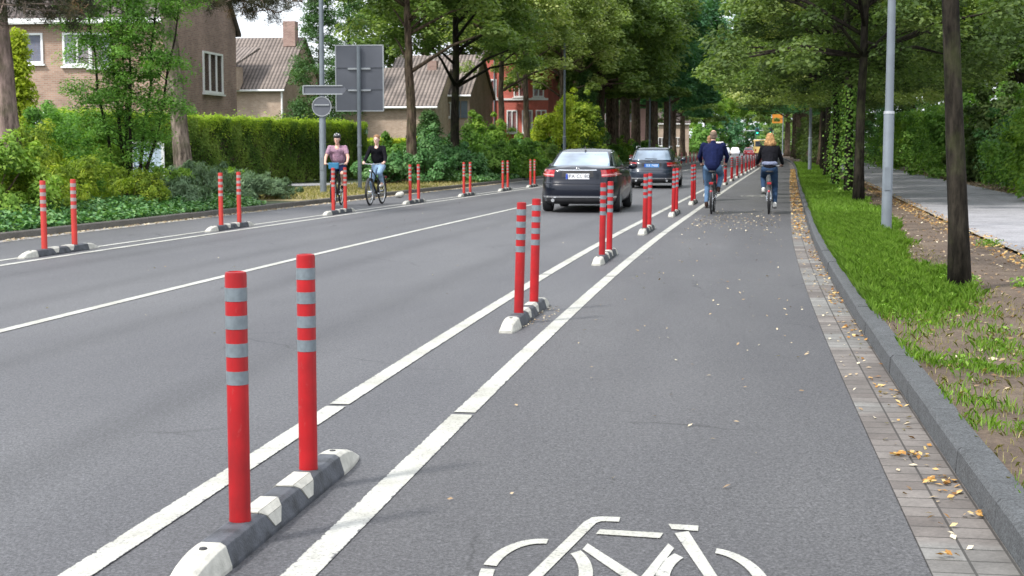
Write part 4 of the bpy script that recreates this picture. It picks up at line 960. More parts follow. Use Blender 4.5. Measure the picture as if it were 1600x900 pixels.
win(t, -5.75, 2.25, 1.2, 1.4, 0, 1, 'glass_light'); win(t, -2.6, 2.2, 1.6, 1.4, 0, 2, 'glass_light')
win(t, 4.85, 4.75, 2.6, 1.78, .05, 3, 'glass', facing='right')
b = B(); b.box((-7, -.40, 6.62), (14.5, .10, .22)); b.build('fascia', M['white'], t)
# two tile-roofed houses
t, rf = house('tiled_house', (-15.1, 97, 0), R(-9), 'buff brick house with grey-brown tiled roof and square chimney between brick house and fir', 12, 9, 5.45, 3.4, M['brick_buff'], M['tile'])
b = B(); b.box((-.65, 3.9, 9.2), (.85, .75, 1.7)); b.build('chimney', M['brick_brown'], rf, uv=True)
b = B(); b.tube([(-.05, -.1, 0), (-.05, -.1, 5.2)], .07, 8); b.build('drainpipe', M['white'], t)
b = B(); b.add([(-12.3, -1.8, 6.75), (-2.6, -1.8, 6.75), (-1.9, 1.2, 8.0), (-12.3, 1.2, 8.0), (-12.3, -1.8, 6.9), (-2.6, -1.8, 6.9), (-1.9, 1.2, 8.15), (-12.3, 1.2, 8.15)], [(3, 2, 1, 0), (4, 5, 6, 7), (0, 1, 5, 4), (1, 2, 6, 5), (2, 3, 7, 6), (3, 0, 4, 7)]); b.build('porch_roof', M['tile'], t, uv=True)
b = B(); b.box((-7.6, -.6, 6.0), (9.6, 1.6, 1.5)); b.build('dormer_wall', M['brick_buff'], t, uv=True)
t, rf = house('tiled_house', (gx(681, 92), 92, 0), R(-9), 'low buff brick house wing with steep tiled roof behind the brown tree trunk', 6.5, 8, 4.15, 2.35, M['brick_buff'], M['tile'])
b = B(); b.tube([(-.3, -.1, 0), (-.3, -.1, 4.0)], .06, 8); b.build('drainpipe', M['white'], t)
b = B(); b.box((-1.0, 4, 6.6), (.6, .6, 1.0)); b.build('chimney', M['brick_brown'], rf, uv=True)
t, rf = house('gabled_house', (gx(733, 96), 96, 0), R(-9), 'buff brick house with white window and grey shutters left of the red building', 5.5, 9, 5.0, 2.6, M['brick_buff'], M['tile'])
w_ = win(t, -1.62, 3.95, .95, 1.0, 0, 1, 'glass')
for x in (-.78, -.30): b = B(); b.box((x, -.05, 3.95), (.42, .06, 1.1)); b.build('shutter', plain('slate_shutter', (.10, .13, .16), .6), t)
b = B(); b.box((-2.4, -.05, 3.95), (.5, .06, 1.1)); b.build('shutter_open', M['white'], t)
b = B(); b.add([(.004, .01, 0), (.004, 8.99, 0), (.004, 8.99, 5.0), (.004, 4.5, 7.55), (.004, .01, 5.0), (.05, .01, 0), (.05, 8.99, 0), (.05, 8.99, 5.0), (.05, 4.5, 7.55), (.05, .01, 5.0)],
               [(4, 3, 2, 1, 0), (5, 6, 7, 8, 9), (0, 1, 6, 5), (1, 2, 7, 6), (2, 3, 8, 7), (3, 4, 9, 8), (4, 0, 5, 9)]); b.build('gable_wall', M['brick_brown'], t, uv=True)
t, rf = house('red_building', (gx(856, 106), 106, 0), R(-7), 'flat-roofed red brick building with tall white windows behind the left row of trees', 4.6, 9, 8.2, 0, M['brick_red'], M['tile_dark'], ridge='flat')
for x in (-2.62, -1.5, -.5): win(t, x, 3.35, .78, 1.65, 0, 2, 'glass_light')
for x in (-4.15, -2.1, -.7): win(t, x, 5.75, .8, 1.3, 0, 2, 'glass_light')
b = B(); b.box((-2.3, -.05, 4.95), (4.62, .10, .14)); b.build('cornice', M['white'], t)
b = B(); b.tube([(-3.9, -.1, 0), (-3.9, -.1, 8)], .06, 8); b.build('drainpipe', M['steel'], t)
t, rf = house('pink_building', (gx(1012, 190), 190, 0), R(-7), 'pale pink and white building glimpsed between the far left trunks', 16, 9, 9, 3, plain('pink_render', (.50, .30, .28), .8), M['tile_dark'])
for i in range(5): win(t, -2-3*i, 5.6, 1.2, 1.5, 0, 2, 'glass_light')
t, rf = house('white_house', (gx(1075, 240), 240, 0), R(-7), 'small pale house beyond the last trunks on the left', 5, 8, 5.5, 3, M['brick_buff'], M['tile_dark'])
for i in range(3): win(t, -1.8-2.6*i, 2.4, 1.2, 1.4, 0, 2)
# small street items on the left
t = empty('notice_board', (gx(233, 36.5), 36.5, .1), R(8), 'white and pale blue board half hidden behind the shrubs below the mossy trunk', 'board')
b = B(); b.box((0, 0, 1.02), (.74, .05, .92)); b.build('board_panel', plain('pale_blue_panel', (.50, .60, .72), .4, var=.3, scale=3), t)
b = B(); b.box((.37, -.01, 1.02), (.07, .09, .98)); b.box((-.37, -.01, 1.02), (.07, .09, .98)); b.box((0, -.01, 1.50), (.74, .09, .06)); b.box((0, -.01, .55), (.74, .09, .06)); b.build('board_frame', M['white'], t)
for s in (-1, 1): b = B(); b.tube([(s*.33, .03, 0), (s*.33, .03, .6)], .03, 8); b.build('leg', M['steel'], t)
t = empty('container', (gx(566, 66), 66, .1), 0, 'dark green street container with a pale top behind the woman\'s head', 'container')
b = B(); b.box((0, 0, 1.15), (.46, .46, 2.0)); b.build('body', plain('dark_green_metal', (.03, .09, .07), .5), t, bevel=.03)
b = B(); b.box((0, -.02, 2.17), (.56, .56, .36), taper=.9); b.build('lid', plain('pale_green_metal', (.48, .62, .56), .5), t, bevel=.03)
t = small_car('parked_car', (gx(623, 84), 84, .1), R(75), 'pale parked car roof showing over the low hedge right of the woman', M['white_paint'], M['lens'])
b = blob('paper_bag', [('e', (0, 0, .09), (.13, .10, .09)), ('e', (.05, .03, .12), (.08, .07, .07)), ('e', (-.07, -.02, .07), (.07, .08, .06))], M['pad'], None, .015, 1)
b.location = (gx(625, 43.5), 43.5, 0); setp(b, 'crumpled pale bag lying in the left cycle lane between the woman and the red posts', 'bag')

# ------------------------------------------------------------------ trees
def trunk_mesh(h, r0, r1, lean=(0, 0), wob=.06, n=14, seed=0, flare=1.35):
    rr = random.Random(seed); b = B(); pts = []; rad = []; K = 14
    ox = oy = 0
    for i in range(K+1):
        f = i/K; z = h*f-.15*(i == 0); ox += rr.uniform(-wob, wob)*.5; oy += rr.uniform(-wob, wob)*.5
        pts.append((lean[0]*f+ox*min(1, f*3), lean[1]*f+oy*min(1, f*3), z)); rad.append((r0+(r1-r0)*f)*(1+(flare-1)*max(0, 1-f*K/1.5)**2)*(1+rr.uniform(-.04, .04)))
    b.tube(pts, rad, n, True); return b, pts
class Proto: pass
def tree_proto(nm, leaf, barkm, h, cb, cr, nclump, nleaf, lsize, r0=.18, crad=(.7, 1.15), seed=1, lean=(0, 0), low=0, shape=1.0, flat=.55, aspect=.7):
    """a tree at the origin: trunk, boughs, crown"""
    global rng
    rng = np.random.default_rng(seed); rr = random.Random(seed)
    t = empty('tree', (0, 0, 0)); tb, pts = trunk_mesh(h*.86, r0, r0*.22, lean, .10, 14, seed); tb.build('trunk', barkm, t, smooth=True)
    cs = []; rad = []
    while len(cs) < nclump:
        d = rng.normal(size=3); d /= np.linalg.norm(d); q = rng.random()**.38
        z = cb+(h-cb)*(.5+.5*d[2]*q); fz = (z-cb)/(h-cb)
        env = cr*(math.sin(math.pi*min(1, max(0.04, fz*.86+.16)))**.55)*shape
        hx = np.hypot(d[0], d[1])+1e-6; x, y = d[0]/hx*env*(q**.7)*rng.uniform(.35, 1)**.5, d[1]/hx*env*(q**.7)*rng.uniform(.35, 1)**.5
        cs.append((x+lean[0]*.8, y+lean[1]*.8, z)); rad.append(rng.uniform(*crad))
    for k in range(low): a = rng.uniform(0, 6.28); q = rng.uniform(.5, .95)*cr; cs.append((q*math.cos(a), q*math.sin(a), cb-rng.uniform(0, .9 if low < 40 else 1.5))); rad.append(rng.uniform(.5, .8))
    cs = np.array(cs); rad = np.array(rad)
    bb = B()
    for i in range(0, len(cs), max(1, len(cs)//46)):
        c_ = Vector(cs[i]); f = min(.92, max(.3, (c_.z-.25*math.hypot(c_.x, c_.y)-.6)/(h*.86))); k = f*(len(pts)-1); j = int(k); p0 = Vector(pts[j]).lerp(Vector(pts[min(j+1, len(pts)-1)]), k-j)
        md = p0.lerp(c_, .5)+Vector((rr.uniform(-.2, .2), rr.uniform(-.2, .2), .25)); l_ = (c_-p0).length
        bb.tube([p0, md, c_], [min(r0*.4, .018*l_+.012), .012*l_+.006, .008], 6)
    bb.build('boughs', barkm, t, smooth=True)
    p, n_, s_, tn = clumps(cs, rad, nleaf, flat, lsize)
    leaf_mesh('crown', p, n_, s_, tn, leaf, t, aspect)
    pr = Proto(); pr.root = t; pr.kids = children(t); pr.used = False; return pr
def plant(pr, loc, rz, sc, label, group, cat='tree', name=None, leafm=None):
    if not pr.used: o = pr.root; pr.used = True; o.location = loc; o.rotation_euler = (0, 0, rz); o.scale = (sc,)*3
    else: o = copy_tree(pr.root, loc, rz, sc, kids=pr.kids)
    if name: o.name = name
    setp(o, label, cat, group)
    if leafm:
        for c in children(o):
            if c.name.startswith('crown'):
                key = (c.data.name, leafm)
                if key not in swaps: me = c.data.copy(); me.materials[0] = M[leafm]; swaps[key] = me
                c.data = swaps[key]
    return o
swaps = {}
limeA = tree_proto('A', M['lf_lime'], M['bark_brown'], 14.5, 6.1, 4.6, 165, 290, .17, .225, seed=11, low=6)
limeB = tree_proto('B', M['lf_lime'], M['bark'], 15, 5.8, 4.7, 170, 290, .17, .21, seed=12, low=8)
limeC = tree_proto('C', M['lf_yellow'], M['bark_brown'], 14, 6.4, 4.5, 160, 300, .16, .20, seed=13, low=3)
oak = tree_proto('O', M['lf_lime'], M['bark_brown'], 21, 6.6, 7.0, 250, 270, .27, .50, crad=(1.0, 1.7), seed=14, low=14)
LT = [(58, limeA, 'lf_lime', 'lime tree with a bare brown trunk just right of the oncoming woman cyclist'), (65.4, limeB, 'lf_lime', 'dark-trunked lime tree rising from the bushes in front of the shuttered window'),
      (76, limeC, 'lf_yellow', 'yellowish lime tree in front of the left edge of the red building'), (83.4, limeC, 'lf_yellow', 'yellowish lime tree standing right in front of the red building\'s windows'), (96, limeA, 'lf_yellow', 'lime tree growing through the yellow-green conifer behind the thin lamp post')]
for i, (Y, pr, lm, lb) in enumerate(LT): plant(pr, pw(Y, -12.5, .08), i*1.9+.4, (1.0, 1.05, 1.0, 1.04, 1.0)[i], lb, 'lime trees of the left-hand row', leafm=lm)
YL = [105, 113, 122, 131, 141, 152, 164, 177, 191, 207, 225, 246]
for i, Y in enumerate(YL):
    plant(oak, pw(Y, -12.6+random.uniform(-.7, .9), .08), i*2.3, .95+.2*random.random()+(.15 if 135 < Y < 200 else 0), ('dark-trunked tree behind the dark saloon, number %s of the far left row' % ['one', 'two', 'three', 'four', 'five', 'six'][i]) .replace('number one', 'first').replace('number two', 'second').replace('number three', 'third').replace('number four', 'fourth').replace('number five', 'fifth').replace('number six', 'sixth') if i < 6 else 'tree in the merging far end of the left-hand row above the second car',
          'lime trees of the left-hand row', leafm='lf_blue' if 4 <= i <= 9 else 'lf_lime')
for i, (Y, off) in enumerate(((120, -19), (140, -20), (164, -19), (190, -19), (112, -25))):
    plant((oak, limeB)[i % 2], pw(Y, off, .08), i*1.1, (.95, 1.3)[i % 2], 'tree in the second rank behind the left-hand avenue', 'trees behind the left-hand row', leafm=('lf_lime', 'lf_blue')[i % 2])
# right-hand row
limeR = tree_proto('R', M['lf_lime'], M['bark'], 14, 4.9, 4.7, 210, 340, .115, .125, crad=(.45, .95), seed=21, low=42)
limeR2 = tree_proto('R2', M['lf_dark'], M['bark'], 14.5, 4.8, 4.9, 210, 340, .115, .13, crad=(.45, .95), seed=22, low=42)
# nearest tree of the right row: bare leaning trunk, crown high above the frame
t = empty('tree', (4.40, 14.25, .09), 0, 'nearest right-hand tree, a bare dark trunk leaning left out of the grass verge', 'tree', 'trees of the right-hand row')
tb, pts = trunk_mesh(9.5, .094, .05, (-.55, .2), .035, 22, 5, 1.30); tb.build('trunk', M['bark'], t, smooth=True)
cs = []; rd = []
rng = np.random.default_rng(5)
for k in range(45): a = rng.uniform(0, 6.28); q = rng.random()**.6*2.9; cs.append((q*math.cos(a)-.5, q*math.sin(a)+.2, rng.uniform(4.9, 10.5))); rd.append(rng.uniform(.5, .9))
p, n_, s_, tn = clumps(np.array(cs), np.array(rd), 200, .5, .11); leaf_mesh('crown', p, n_, s_, tn, M['lf_lime'], t, .75)
bb = B()
for c_ in cs[::3]: bb.tube([(-.3, .1, c_[2]*.75), (c_[0]*.5-.2, c_[1]*.5, c_[2]*.9), c_], [.05, .03, .01], 6)
bb.build('boughs', M['bark'], t, smooth=True)
def ivy(t, h, r, n, seed, leaf='lf_ivy', size=.09):
    global rng
    rng = np.random.default_rng(seed); z = rng.random(n)**.9*h; a = rng.uniform(0, 6.283, n); rad = r+rng.gamma(1.2, .09, n)*(1.25-z/h)*(.6+.8*np.sin(z*5+a*2)**2)
    p = np.stack([rad*np.cos(a), rad*np.sin(a), z], 1); nr = np.stack([np.cos(a), np.sin(a), np.full(n, .7)], 1)+rng.normal(size=(n, 3))*.3
    return leaf_mesh('ivy', p, nr, size*(.7+.6*rng.random(n)), rng.random(n)*.8+.1, M[leaf], t, .8)
RT = [(35.9, 'second visible right-hand tree, straight dark trunk beside the lamp post'), (43.0, 'third right-hand tree with ivy and leafy shoots round its trunk'), (50.5, 'fourth right-hand tree, ivy-clad, left of the ivy trunk pair'), (58.5, 'fifth right-hand tree with a leaning trunk'), (67, 'sixth right-hand tree, behind the blonde cyclist\'s right side')]
for i, (Y, lb) in enumerate(RT):
    o = plant((limeR, limeR2)[i % 2], pw(Y, 3.85+(.0, .05, -.1, .1, 0)[i], .08), i*1.7+.5, 1.0, lb, 'trees of the right-hand row', leafm=('lf_dark', 'lf_lime', 'lf_dark', 'lf_yellow', 'lf_dark')[i])  # darker leaf colours put the row's sun and shade contrast into the crowns
    if i in (1, 2, 3): ivy(o, (3.2, 3.9, 2.6)[i-1], .14, 1000, 40+i, 'lf_bush', .085)
for i, Y in enumerate([77, 86, 96, 108, 122, 138, 156, 176, 198, 222]):
    plant((limeR, limeR2)[i % 2] if i < 3 else oak, pw(Y, 4.3+random.uniform(-.3, .5), .08), i*2.1, 1.15 if i < 3 else (1.15 if 130 < Y < 210 else .95), 'tree of the far right-hand row above the blonde cyclist', 'trees of the right-hand row', leafm=('lf_lime', 'lf_dark', 'lf_blue')[i % 3])
# tall trees behind the right-hand shrubs
bigR = tree_proto('big', M['lf_dark'], M['bark'], 16, 5.6, 5.0, 220, 290, .20, .28, crad=(.9, 1.5), seed=31, low=10)
for i, (Y, off, s) in enumerate(((31, 16.5, .95), (40, 18.5, 1), (47, 16, 1), (57, 18, 1.05), (66, 15.8, 1), (76, 17.5, 1.1), (87, 15.5, 1.05), (99, 17, 1.1), (114, 15.5, 1.1), (132, 16, 1.1), (152, 15, 1.2), (176, 14, 1.2), (48, 26, 1.1), (68, 26, 1.2))):
    plant(bigR, pw(Y, off, .08), i*1.37, s, 'tall dark tree in the dense wood behind the right-hand shrubs', 'tall trees behind the right-hand footpath', leafm=('lf_dark', 'lf_bush', 'lf_lime', 'lf_dark')[i % 4])
# far end of the avenue
for i, (x, Y, s, lm) in enumerate(((1105, 400, 1.5, 'lf_lime'), (1150, 380, 1.25, 'lf_bright'), (1180, 420, 1.5, 'lf_blue'), (1212, 390, 1.5, 'lf_lime'), (1240, 360, 1.5, 'lf_dark'), (1128, 450, 2.2, 'lf_lime'), (1165, 470, 2.4, 'lf_blue'), (1200, 460, 2.3, 'lf_lime'), (1085, 440, 2.3, 'lf_blue'), (1060, 360, 1.9, 'lf_lime'), (1035, 330, 1.9, 'lf_blue'), (1255, 330, 1.8, 'lf_dark'), (1140, 520, 3.2, 'lf_blue'), (1215, 530, 3.2, 'lf_lime'), (1060, 520, 3.0, 'lf_lime'), (1100, 300, 1.1, 'lf_bright'))):
    plant((limeB, bigR, limeA)[i % 3], (gx(x, Y), Y, 0), i*1.3, s, 'distant tree closing off the avenue behind the traffic lights', 'distant trees at the end of the avenue', leafm=lm)
# overhanging avenue limes near the vanishing point, right side
# fir behind the hedge
def fir(loc, h, r, label, leaf='lf_fir', seed=51, n=26000, cat='tree', name='fir_tree'):
    global rng
    rng = np.random.default_rng(seed); t = empty(name, loc, 0, label, cat); tb, pts = trunk_mesh(h*.95, r*.09, .03, (0, 0), .02, 10, seed); tb.build('trunk', M['bark'], t, smooth=True)
    K = 260; z = rng.random(K)**1.25*h*.97+.25; a = rng.uniform(0, 6.283, K); fr = r*(1-z/h)**.8*rng.uniform(.55, 1.08, K)
    c = np.stack([fr*np.cos(a), fr*np.sin(a), z], 1); p, nr, s_, tn = clumps(c, np.full(K, .55)*(.5+r*.25), n//K, .45, .16, up=.3)
    leaf_mesh('crown', p, nr, s_, tn, M[leaf], t, .4); return t
fir((gx(503, 92), 92, .1), 12.0, 2.9, 'dark green conifer rising behind the clipped hedge and the sign', n=40000)
fir((gx(548, 98), 98, .1), 13.0, 2.8, 'taller dark conifer half hidden behind the large grey sign', seed=52, n=30000)
fir((gx(36, 50), 50, .1), 5.3, .75, 'slender yellow-green conifer beside the left pine trunk', 'lf_acid', 53, 12000)
fir((gx(440+230, 84), 84, .1), 3.4, 1.5, 'dark rounded conifer bush right of the brown lime trunk', 'lf_fir', 54, 14000, 'shrub', 'conifer_bush')
fir((gx(915, 99), 99, .1), 6.4, 1.8, 'dark green conifer left of the far trunks', 'lf_fir', 56, 16000)
# pines
def pine(loc, h, r0, lean, label, seed, brs, barkm='bark_pine'):
    global rng
    rng = np.random.default_rng(seed); rr = random.Random(seed); t = empty('pine_tree', loc, 0, label, 'tree')
    tb, pts = trunk_mesh(h, r0, r0*.45, lean, .07, 18, seed, 1.25); tb.build('trunk', M[barkm], t, smooth=True)
    bb = B(); cs = []
    for (z0, end, sag) in brs:
        f = min(.98, z0/h); k = f*(len(pts)-1); j = int(k); p0 = Vector(pts[j]).lerp(Vector(pts[min(j+1, len(pts)-1)]), k-j); e = Vector(end)
        P_ = [p0]
        for q in (.25, .5, .75, 1): P_.append(p0.lerp(e, q)+Vector((rr.uniform(-.15, .15), rr.uniform(-.15, .15), math.sin(q*3.14)*sag)))
        bb.tube(P_, [r0*.32, r0*.24, r0*.17, r0*.1, .015], 8)
        for q in np.linspace(.35, 1, 26):
            i0 = min(3, int(q*4)); base = P_[i0].lerp(P_[i0+1], q*4-i0) if i0 < 4 else P_[-1]
            o = Vector((rr.gauss(0, .38), rr.gauss(0, .38), rr.gauss(0, .22)-.05)); cs.append(base+o); bb.tube([base, base+o], [.02, .008], 5)
    bb.build('boughs', M['bark_pine'], t, smooth=True)
    c = np.array([tuple(v) for v in cs]); n = 150; K = len(c); d = rng.normal(size=(K*n, 3)); d /= np.linalg.norm(d, axis=1)[:, None]
    base = np.repeat(c, n, 0)+rng.normal(size=(K*n, 3))*.09; L = .13; pos = base+d*L*.5
    nr = np.cross(d, rng.normal(size=(K*n, 3))); tn = np.repeat(rng.random(K)**3, n)*.7+rng.random(K*n)*.3
    leaf_mesh('crown', pos, nr, np.full(K*n, L), tn, M['lf_pine'], t, .10, axis=d); return t
pine((gx(27, 30), 30, .1), 11, .24, (-.75, .3), 'thick pine trunk at the very left edge of the picture', 61,
     [(5.0, (1.1, -.5, 4.25), .3), (5.5, (1.9, .6, 4.5), .3), (6.0, (.3, 1.2, 4.2), .4), (5.2, (.7, -1.0, 4.0), .3), (5.4, (1.3, .8, 4.1), .4), (5.6, (.2, -.4, 4.3), .3), (7, (-2, -1, 7), .3), (8, (2.2, 0, 8.2), .3), (9, (-1.5, 1, 9.3), .3), (10, (1, -1, 10.3), .2), (11, (0, 0, 11.4), .2), (5.8, (-.8, 1.4, 4.9), .3)])
pine((gx(292, 45), 45, .1), 12, .29, (-1.1, .3), 'leaning pale mossy pine trunk in front of the brown gable', 62,
     [(5.6, (2.9, .3, 5.5), .4), (5.8, (3.0, .8, 5.9), .4), (6.1, (3.7, .2, 5.8), .3), (5.9, (2.4, -.9, 5.8), .4), (6.0, (3.4, -.5, 6.1), .3), (6.3, (2.2, .9, 5.7), .5), (6.6, (1.3, -.6, 5.9), .4), (6.8, (-1.8, -1, 6.2), .4), (8, (-3, 0, 8), .4), (8.5, (2, 1, 8.8), .4), (10, (1.5, -1, 10.3), .3), (11, (-2, 1, 11), .3), (12, (0, 0, 12.3), .3)], 'bark_pale')
# feathery multi-stem tree
def feather(loc, label, seed=71):
    global rng
    rng = np.random.default_rng(seed); rr = random.Random(seed); t = empty('feathery_tree', loc, 0, label, 'tree'); cs = []; b = B(); bb = B()
    for (dx, dy, h, bx) in ((-.95, 0, 6.0, -.25), (-.45, .4, 6.8, -.15), (.15, -.2, 7.0, .05), (.75, .2, 6.4, .2), (1.25, 0, 5.4, .3), (-.2, .5, 5, 0)):
        P_ = [Vector((bx*.5, 0, 0))]
        for q in np.linspace(.15, 1, 7): P_.append(Vector((bx*.5+dx*q**.8+rr.uniform(-.05, .05), dy*q, h*q)))
        b.tube(P_, list(np.linspace(.045, .010, 8)), 8)
        for k in range(52):
            q = rr.uniform(.14, 1)**.9; i = min(6, int(q*7)); p0 = P_[i].lerp(P_[i+1], q*7-i) if i < 7 else P_[-1]
            a = rr.uniform(0, 6.28); l_ = rr.uniform(.25, .95)*(1.15-q*.5); e = p0+Vector((math.cos(a)*l_, math.sin(a)*l_, rr.uniform(-.05, .35))); bb.tube([p0, e], [.010, .004], 5); cs.append(e)
    b.build('trunk', M['bark'], t, smooth=True); bb.build('boughs', M['bark'], t)
    c = np.array([tuple(v) for v in cs]); p, nr, s_, tn = clumps(c, rng.uniform(.24, .46, len(c)), 170, .55, .075, up=.5); leaf_mesh('crown', p, nr, s_, tn, M['lf_feather'], t, .38); return t
feather((gx(203, 33.5), 33.5, .1), 'feathery light green multi-stemmed tree in front of the brick house')

# ------------------------------------------------------------------ hedges, shrubs, ivy
def hedge(a, b_, wd, h, label, leafm, topm, seed, n=60000, size=.075, name='hedge'):
    global rng
    rng = np.random.default_rng(seed); a = Vector(a); b_ = Vector(b_); d = (b_-a); L = d.length; ang = math.atan2(d.y, d.x)
    t = empty(name, a, ang, label, 'hedge')
    c = B(); c.box((L/2, 0, h*.47), (L-.3, wd-.34, h*.94-.16)); c.build('twigs', M['bark_brown'], t)
    A = L*h; T = L*wd; nt_ = int(n*T/(2*A+T)); ns = n-nt_
    u = rng.random(ns)*L; z = rng.random(ns)**.85*h; s = np.sign(rng.random(ns)-.5)
    lump = .07*np.sin(u*2.1+z*3)+.06*np.sin(u*5.3-z*4.1); p = np.stack([u, s*(wd/2-np.abs(rng.normal(size=ns))*.10+lump), z], 1)
    nr = np.stack([rng.normal(size=ns)*.5, s*1.0, .4+rng.normal(size=ns)*.5], 1); tn = .5*(.5+.5*np.sin(u*1.7+z*2+3*np.sin(u*.6)))+rng.random(ns)*.5
    leaf_mesh('foliage', p, nr, size*(.6+.8*rng.random(ns)), tn, M[leafm], t, .6)
    u = rng.random(nt_)*L; v = (rng.random(nt_)-.5)*(wd+.1); lump = .05*np.sin(u*3)+.04*np.sin(v*7+u*5); p = np.stack([u, v, h-.02+lump+rng.gamma(1.4, .045, nt_)-.06], 1)
    nr = np.stack([rng.normal(size=nt_)*.6, rng.normal(size=nt_)*.6, np.full(nt_, .9)], 1)
    sd_ = rng.random(nt_) < .62; m_ = int(sd_.sum()); s2 = np.sign(rng.random(m_)-.5); dz = rng.gamma(1.6, .16, m_)
    p[sd_, 1] = s2*(wd/2+.03-np.abs(rng.normal(size=m_))*.08); p[sd_, 2] = h+.08-dz+.06*np.sin(u[sd_]*3.1); nr[sd_, 1] = s2*1.2
    leaf_mesh('new_growth', p, nr, size*(.6+.8*rng.random(nt_)), .5+rng.random(nt_)*.5, M[topm], t, .6)
    for s in (0, L):
        pass
    ne = 2500; p = np.stack([np.full(ne, 0.0)+rng.normal(size=ne)*.05, (rng.random(ne)-.5)*wd, rng.random(ne)*h], 1); p[ne//2:, 0] += L
    nr = np.stack([np.where(np.arange(ne) < ne//2, -1., 1.), rng.normal(size=ne)*.5, .4+rng.normal(size=ne)*.4], 1); leaf_mesh('end_foliage', p, nr, size*(.6+.8*rng.random(ne)), rng.random(ne), M[leafm], t, .6)
    return t
M['lf_hedgetop'] = leafm('hedge_top_leaves', (.09, .16, .02), (.17, .27, .028), (.33, .42, .05))
hedge((-13.2, 43.5, .1), (-7.05, 66, .1), 1.2, 2.42, 'long clipped hedge with bright green top behind the two oncoming cyclists', 'lf_hedge', 'lf_hedgetop', 81, 190000, .075)
hedge((-8.6, 74, .1), (-4.6, 78, .1), 1.2, 1.75, 'lower bright green hedge between the sign post and the brown lime trunk', 'lf_bright', 'lf_acid', 82, 24000, .10)
def shrub(loc, rx, ry, h, leafm, label, seed, n=7000, size=.09, aspect=.6, group=None, cat='shrub', name='shrub', nc=None, core=True, axisout=False, stems=True):
    global rng
    rng = np.random.default_rng(seed); rr = random.Random(seed); t = empty(name, loc, rr.uniform(0, 0), label, cat, group)
    K = nc or int(22+10*rx*ry*h/1.5); a = rng.uniform(0, 6.283, K); cz = rng.random(K)**.8; q = np.sqrt(np.maximum(.02, 1-(cz*.95)**2.4))*rng.uniform(.72, 1.02, K)
    c = np.stack([rx*q*np.cos(a), ry*q*np.sin(a), .12+h*cz*rng.uniform(.85, 1.02, K)], 1)
    inner = rng.random(K) < .18; c[inner, :2] *= rng.uniform(.1, .8, inner.sum())[:, None]
    cr = rng.uniform(.20, .34, K)*(rx*ry*h)**(1/3)
    ks = rng.integers(0, K, max(3, K//2)); ex = c[ks]*np.array([1, 1, 1])*rng.uniform(1.05, 1.32, len(ks))[:, None]; ex[:, 2] = np.minimum(ex[:, 2], h*1.22); c = np.concatenate([c, ex]); cr = np.concatenate([cr, cr[ks]*.5]); K = len(c)
    p, nr, s_, tn = clumps(c, cr, max(4, n//K), .75, size, up=.35); nr[:, :2] += (p[:, :2]/np.array([rx, ry]))*.6
    k = p[:, 2] > 0.0; ax = None
    if axisout: ax = (p/np.array([rx, ry, h]))+rng.normal(size=p.shape)*.35; ax[:, 2] += .4; ax = ax[k]
    leaf_mesh('foliage', p[k], nr[k], s_[k], tn[k], M[leafm], t, aspect, ax)
    b = B()
    for i in range(0, K, max(1, K//18)): b.tube([(rr.uniform(-.1, .1)*rx, rr.uniform(-.1, .1)*ry, 0), Vector(c[i])*.55, Vector(c[i])], [.022, .014, .006], 5)
    b.build('stems', M['bark_brown'], t)
    return t
GR = 'shrubs in the left-hand border'
def ps(x, Y): return (gx(x, Y), Y, .1)
def pso(x, off, z=.1):
    lo, hi = 12., 120.
    for _ in range(40):
        m_ = (lo+hi)/2; lo, hi = (m_, hi) if pw(m_, off).x < gx(x, m_) else (lo, m_)
    return (gx(x, lo), lo, z)
M['lf_mixed'] = leafm('yellow_tipped_leaves', (.04, .08, .012), (.15, .22, .025), (.42, .46, .06))
for i, (x, off, rx, ry, h, lm, lb, n, sz, asp) in enumerate((
    (-190, -12.6, 1.2, 1.2, 1.2, 'lf_mixed', 'yellow-tipped bush just outside the left edge of the picture', 11000, .085, .4),
    (-110, -13.0, 1.2, 1.2, 1.4, 'lf_bright', 'green bush left of the pine trunk', 11000, .085, .5),
    (-20, -12.4, 1.3, 1.2, 1.30, 'lf_bright', 'green bush below the pine trunk at the left edge', 13000, .085, .5),
    (55, -12.1, 1.0, .9, 1.05, 'lf_mixed', 'yellow-tipped shrub behind the first pair of red posts', 11000, .08, .35),
    (135, -12.0, .95, .85, .95, 'lf_mixed', 'yellow-green shrub right of the first pair of red posts', 11000, .08, .35),
    (205, -11.9, .75, .7, .75, 'lf_mixed', 'low yellow-green bush at the foot of the feathery tree', 9000, .075, .35),
    (85, -13.6, 1.3, 1.2, 1.75, 'lf_feather', 'tall dark green shrub between pine trunk and feathery tree', 13000, .085, .4),
    (20, -13.8, 1.2, 1.2, 1.60, 'lf_mixed', 'bright green shrub right behind the left pine trunk', 12000, .085, .4),
    (150, -13.6, 1.0, 1.1, 1.5, 'lf_bright', 'light green shrub under the feathery tree', 12000, .085, .4),
    (300, -14.2, .8, .8, .62, 'lf_ivy', 'green shrub at the foot of the mossy pine trunk', 9000, .085, .6),
    (345, -13.9, .9, .9, .62, 'lf_bright', 'shrub with small leaves in front of the left end of the hedge', 9000, .085, .5),
    (110, -16.5, 1.6, 1.2, 2.3, 'lf_feather', 'large shrub below the lower window of the brick house', 13000, .09, .45),
    (250, -12.6, .8, .8, .8, 'lf_bright', 'small green bush between the board and the junipers', 9000, .08, .4))):
    shrub(pso(x, off), rx, ry, h, lm, lb, 101+i, n, sz, asp, group=GR, nc=52)
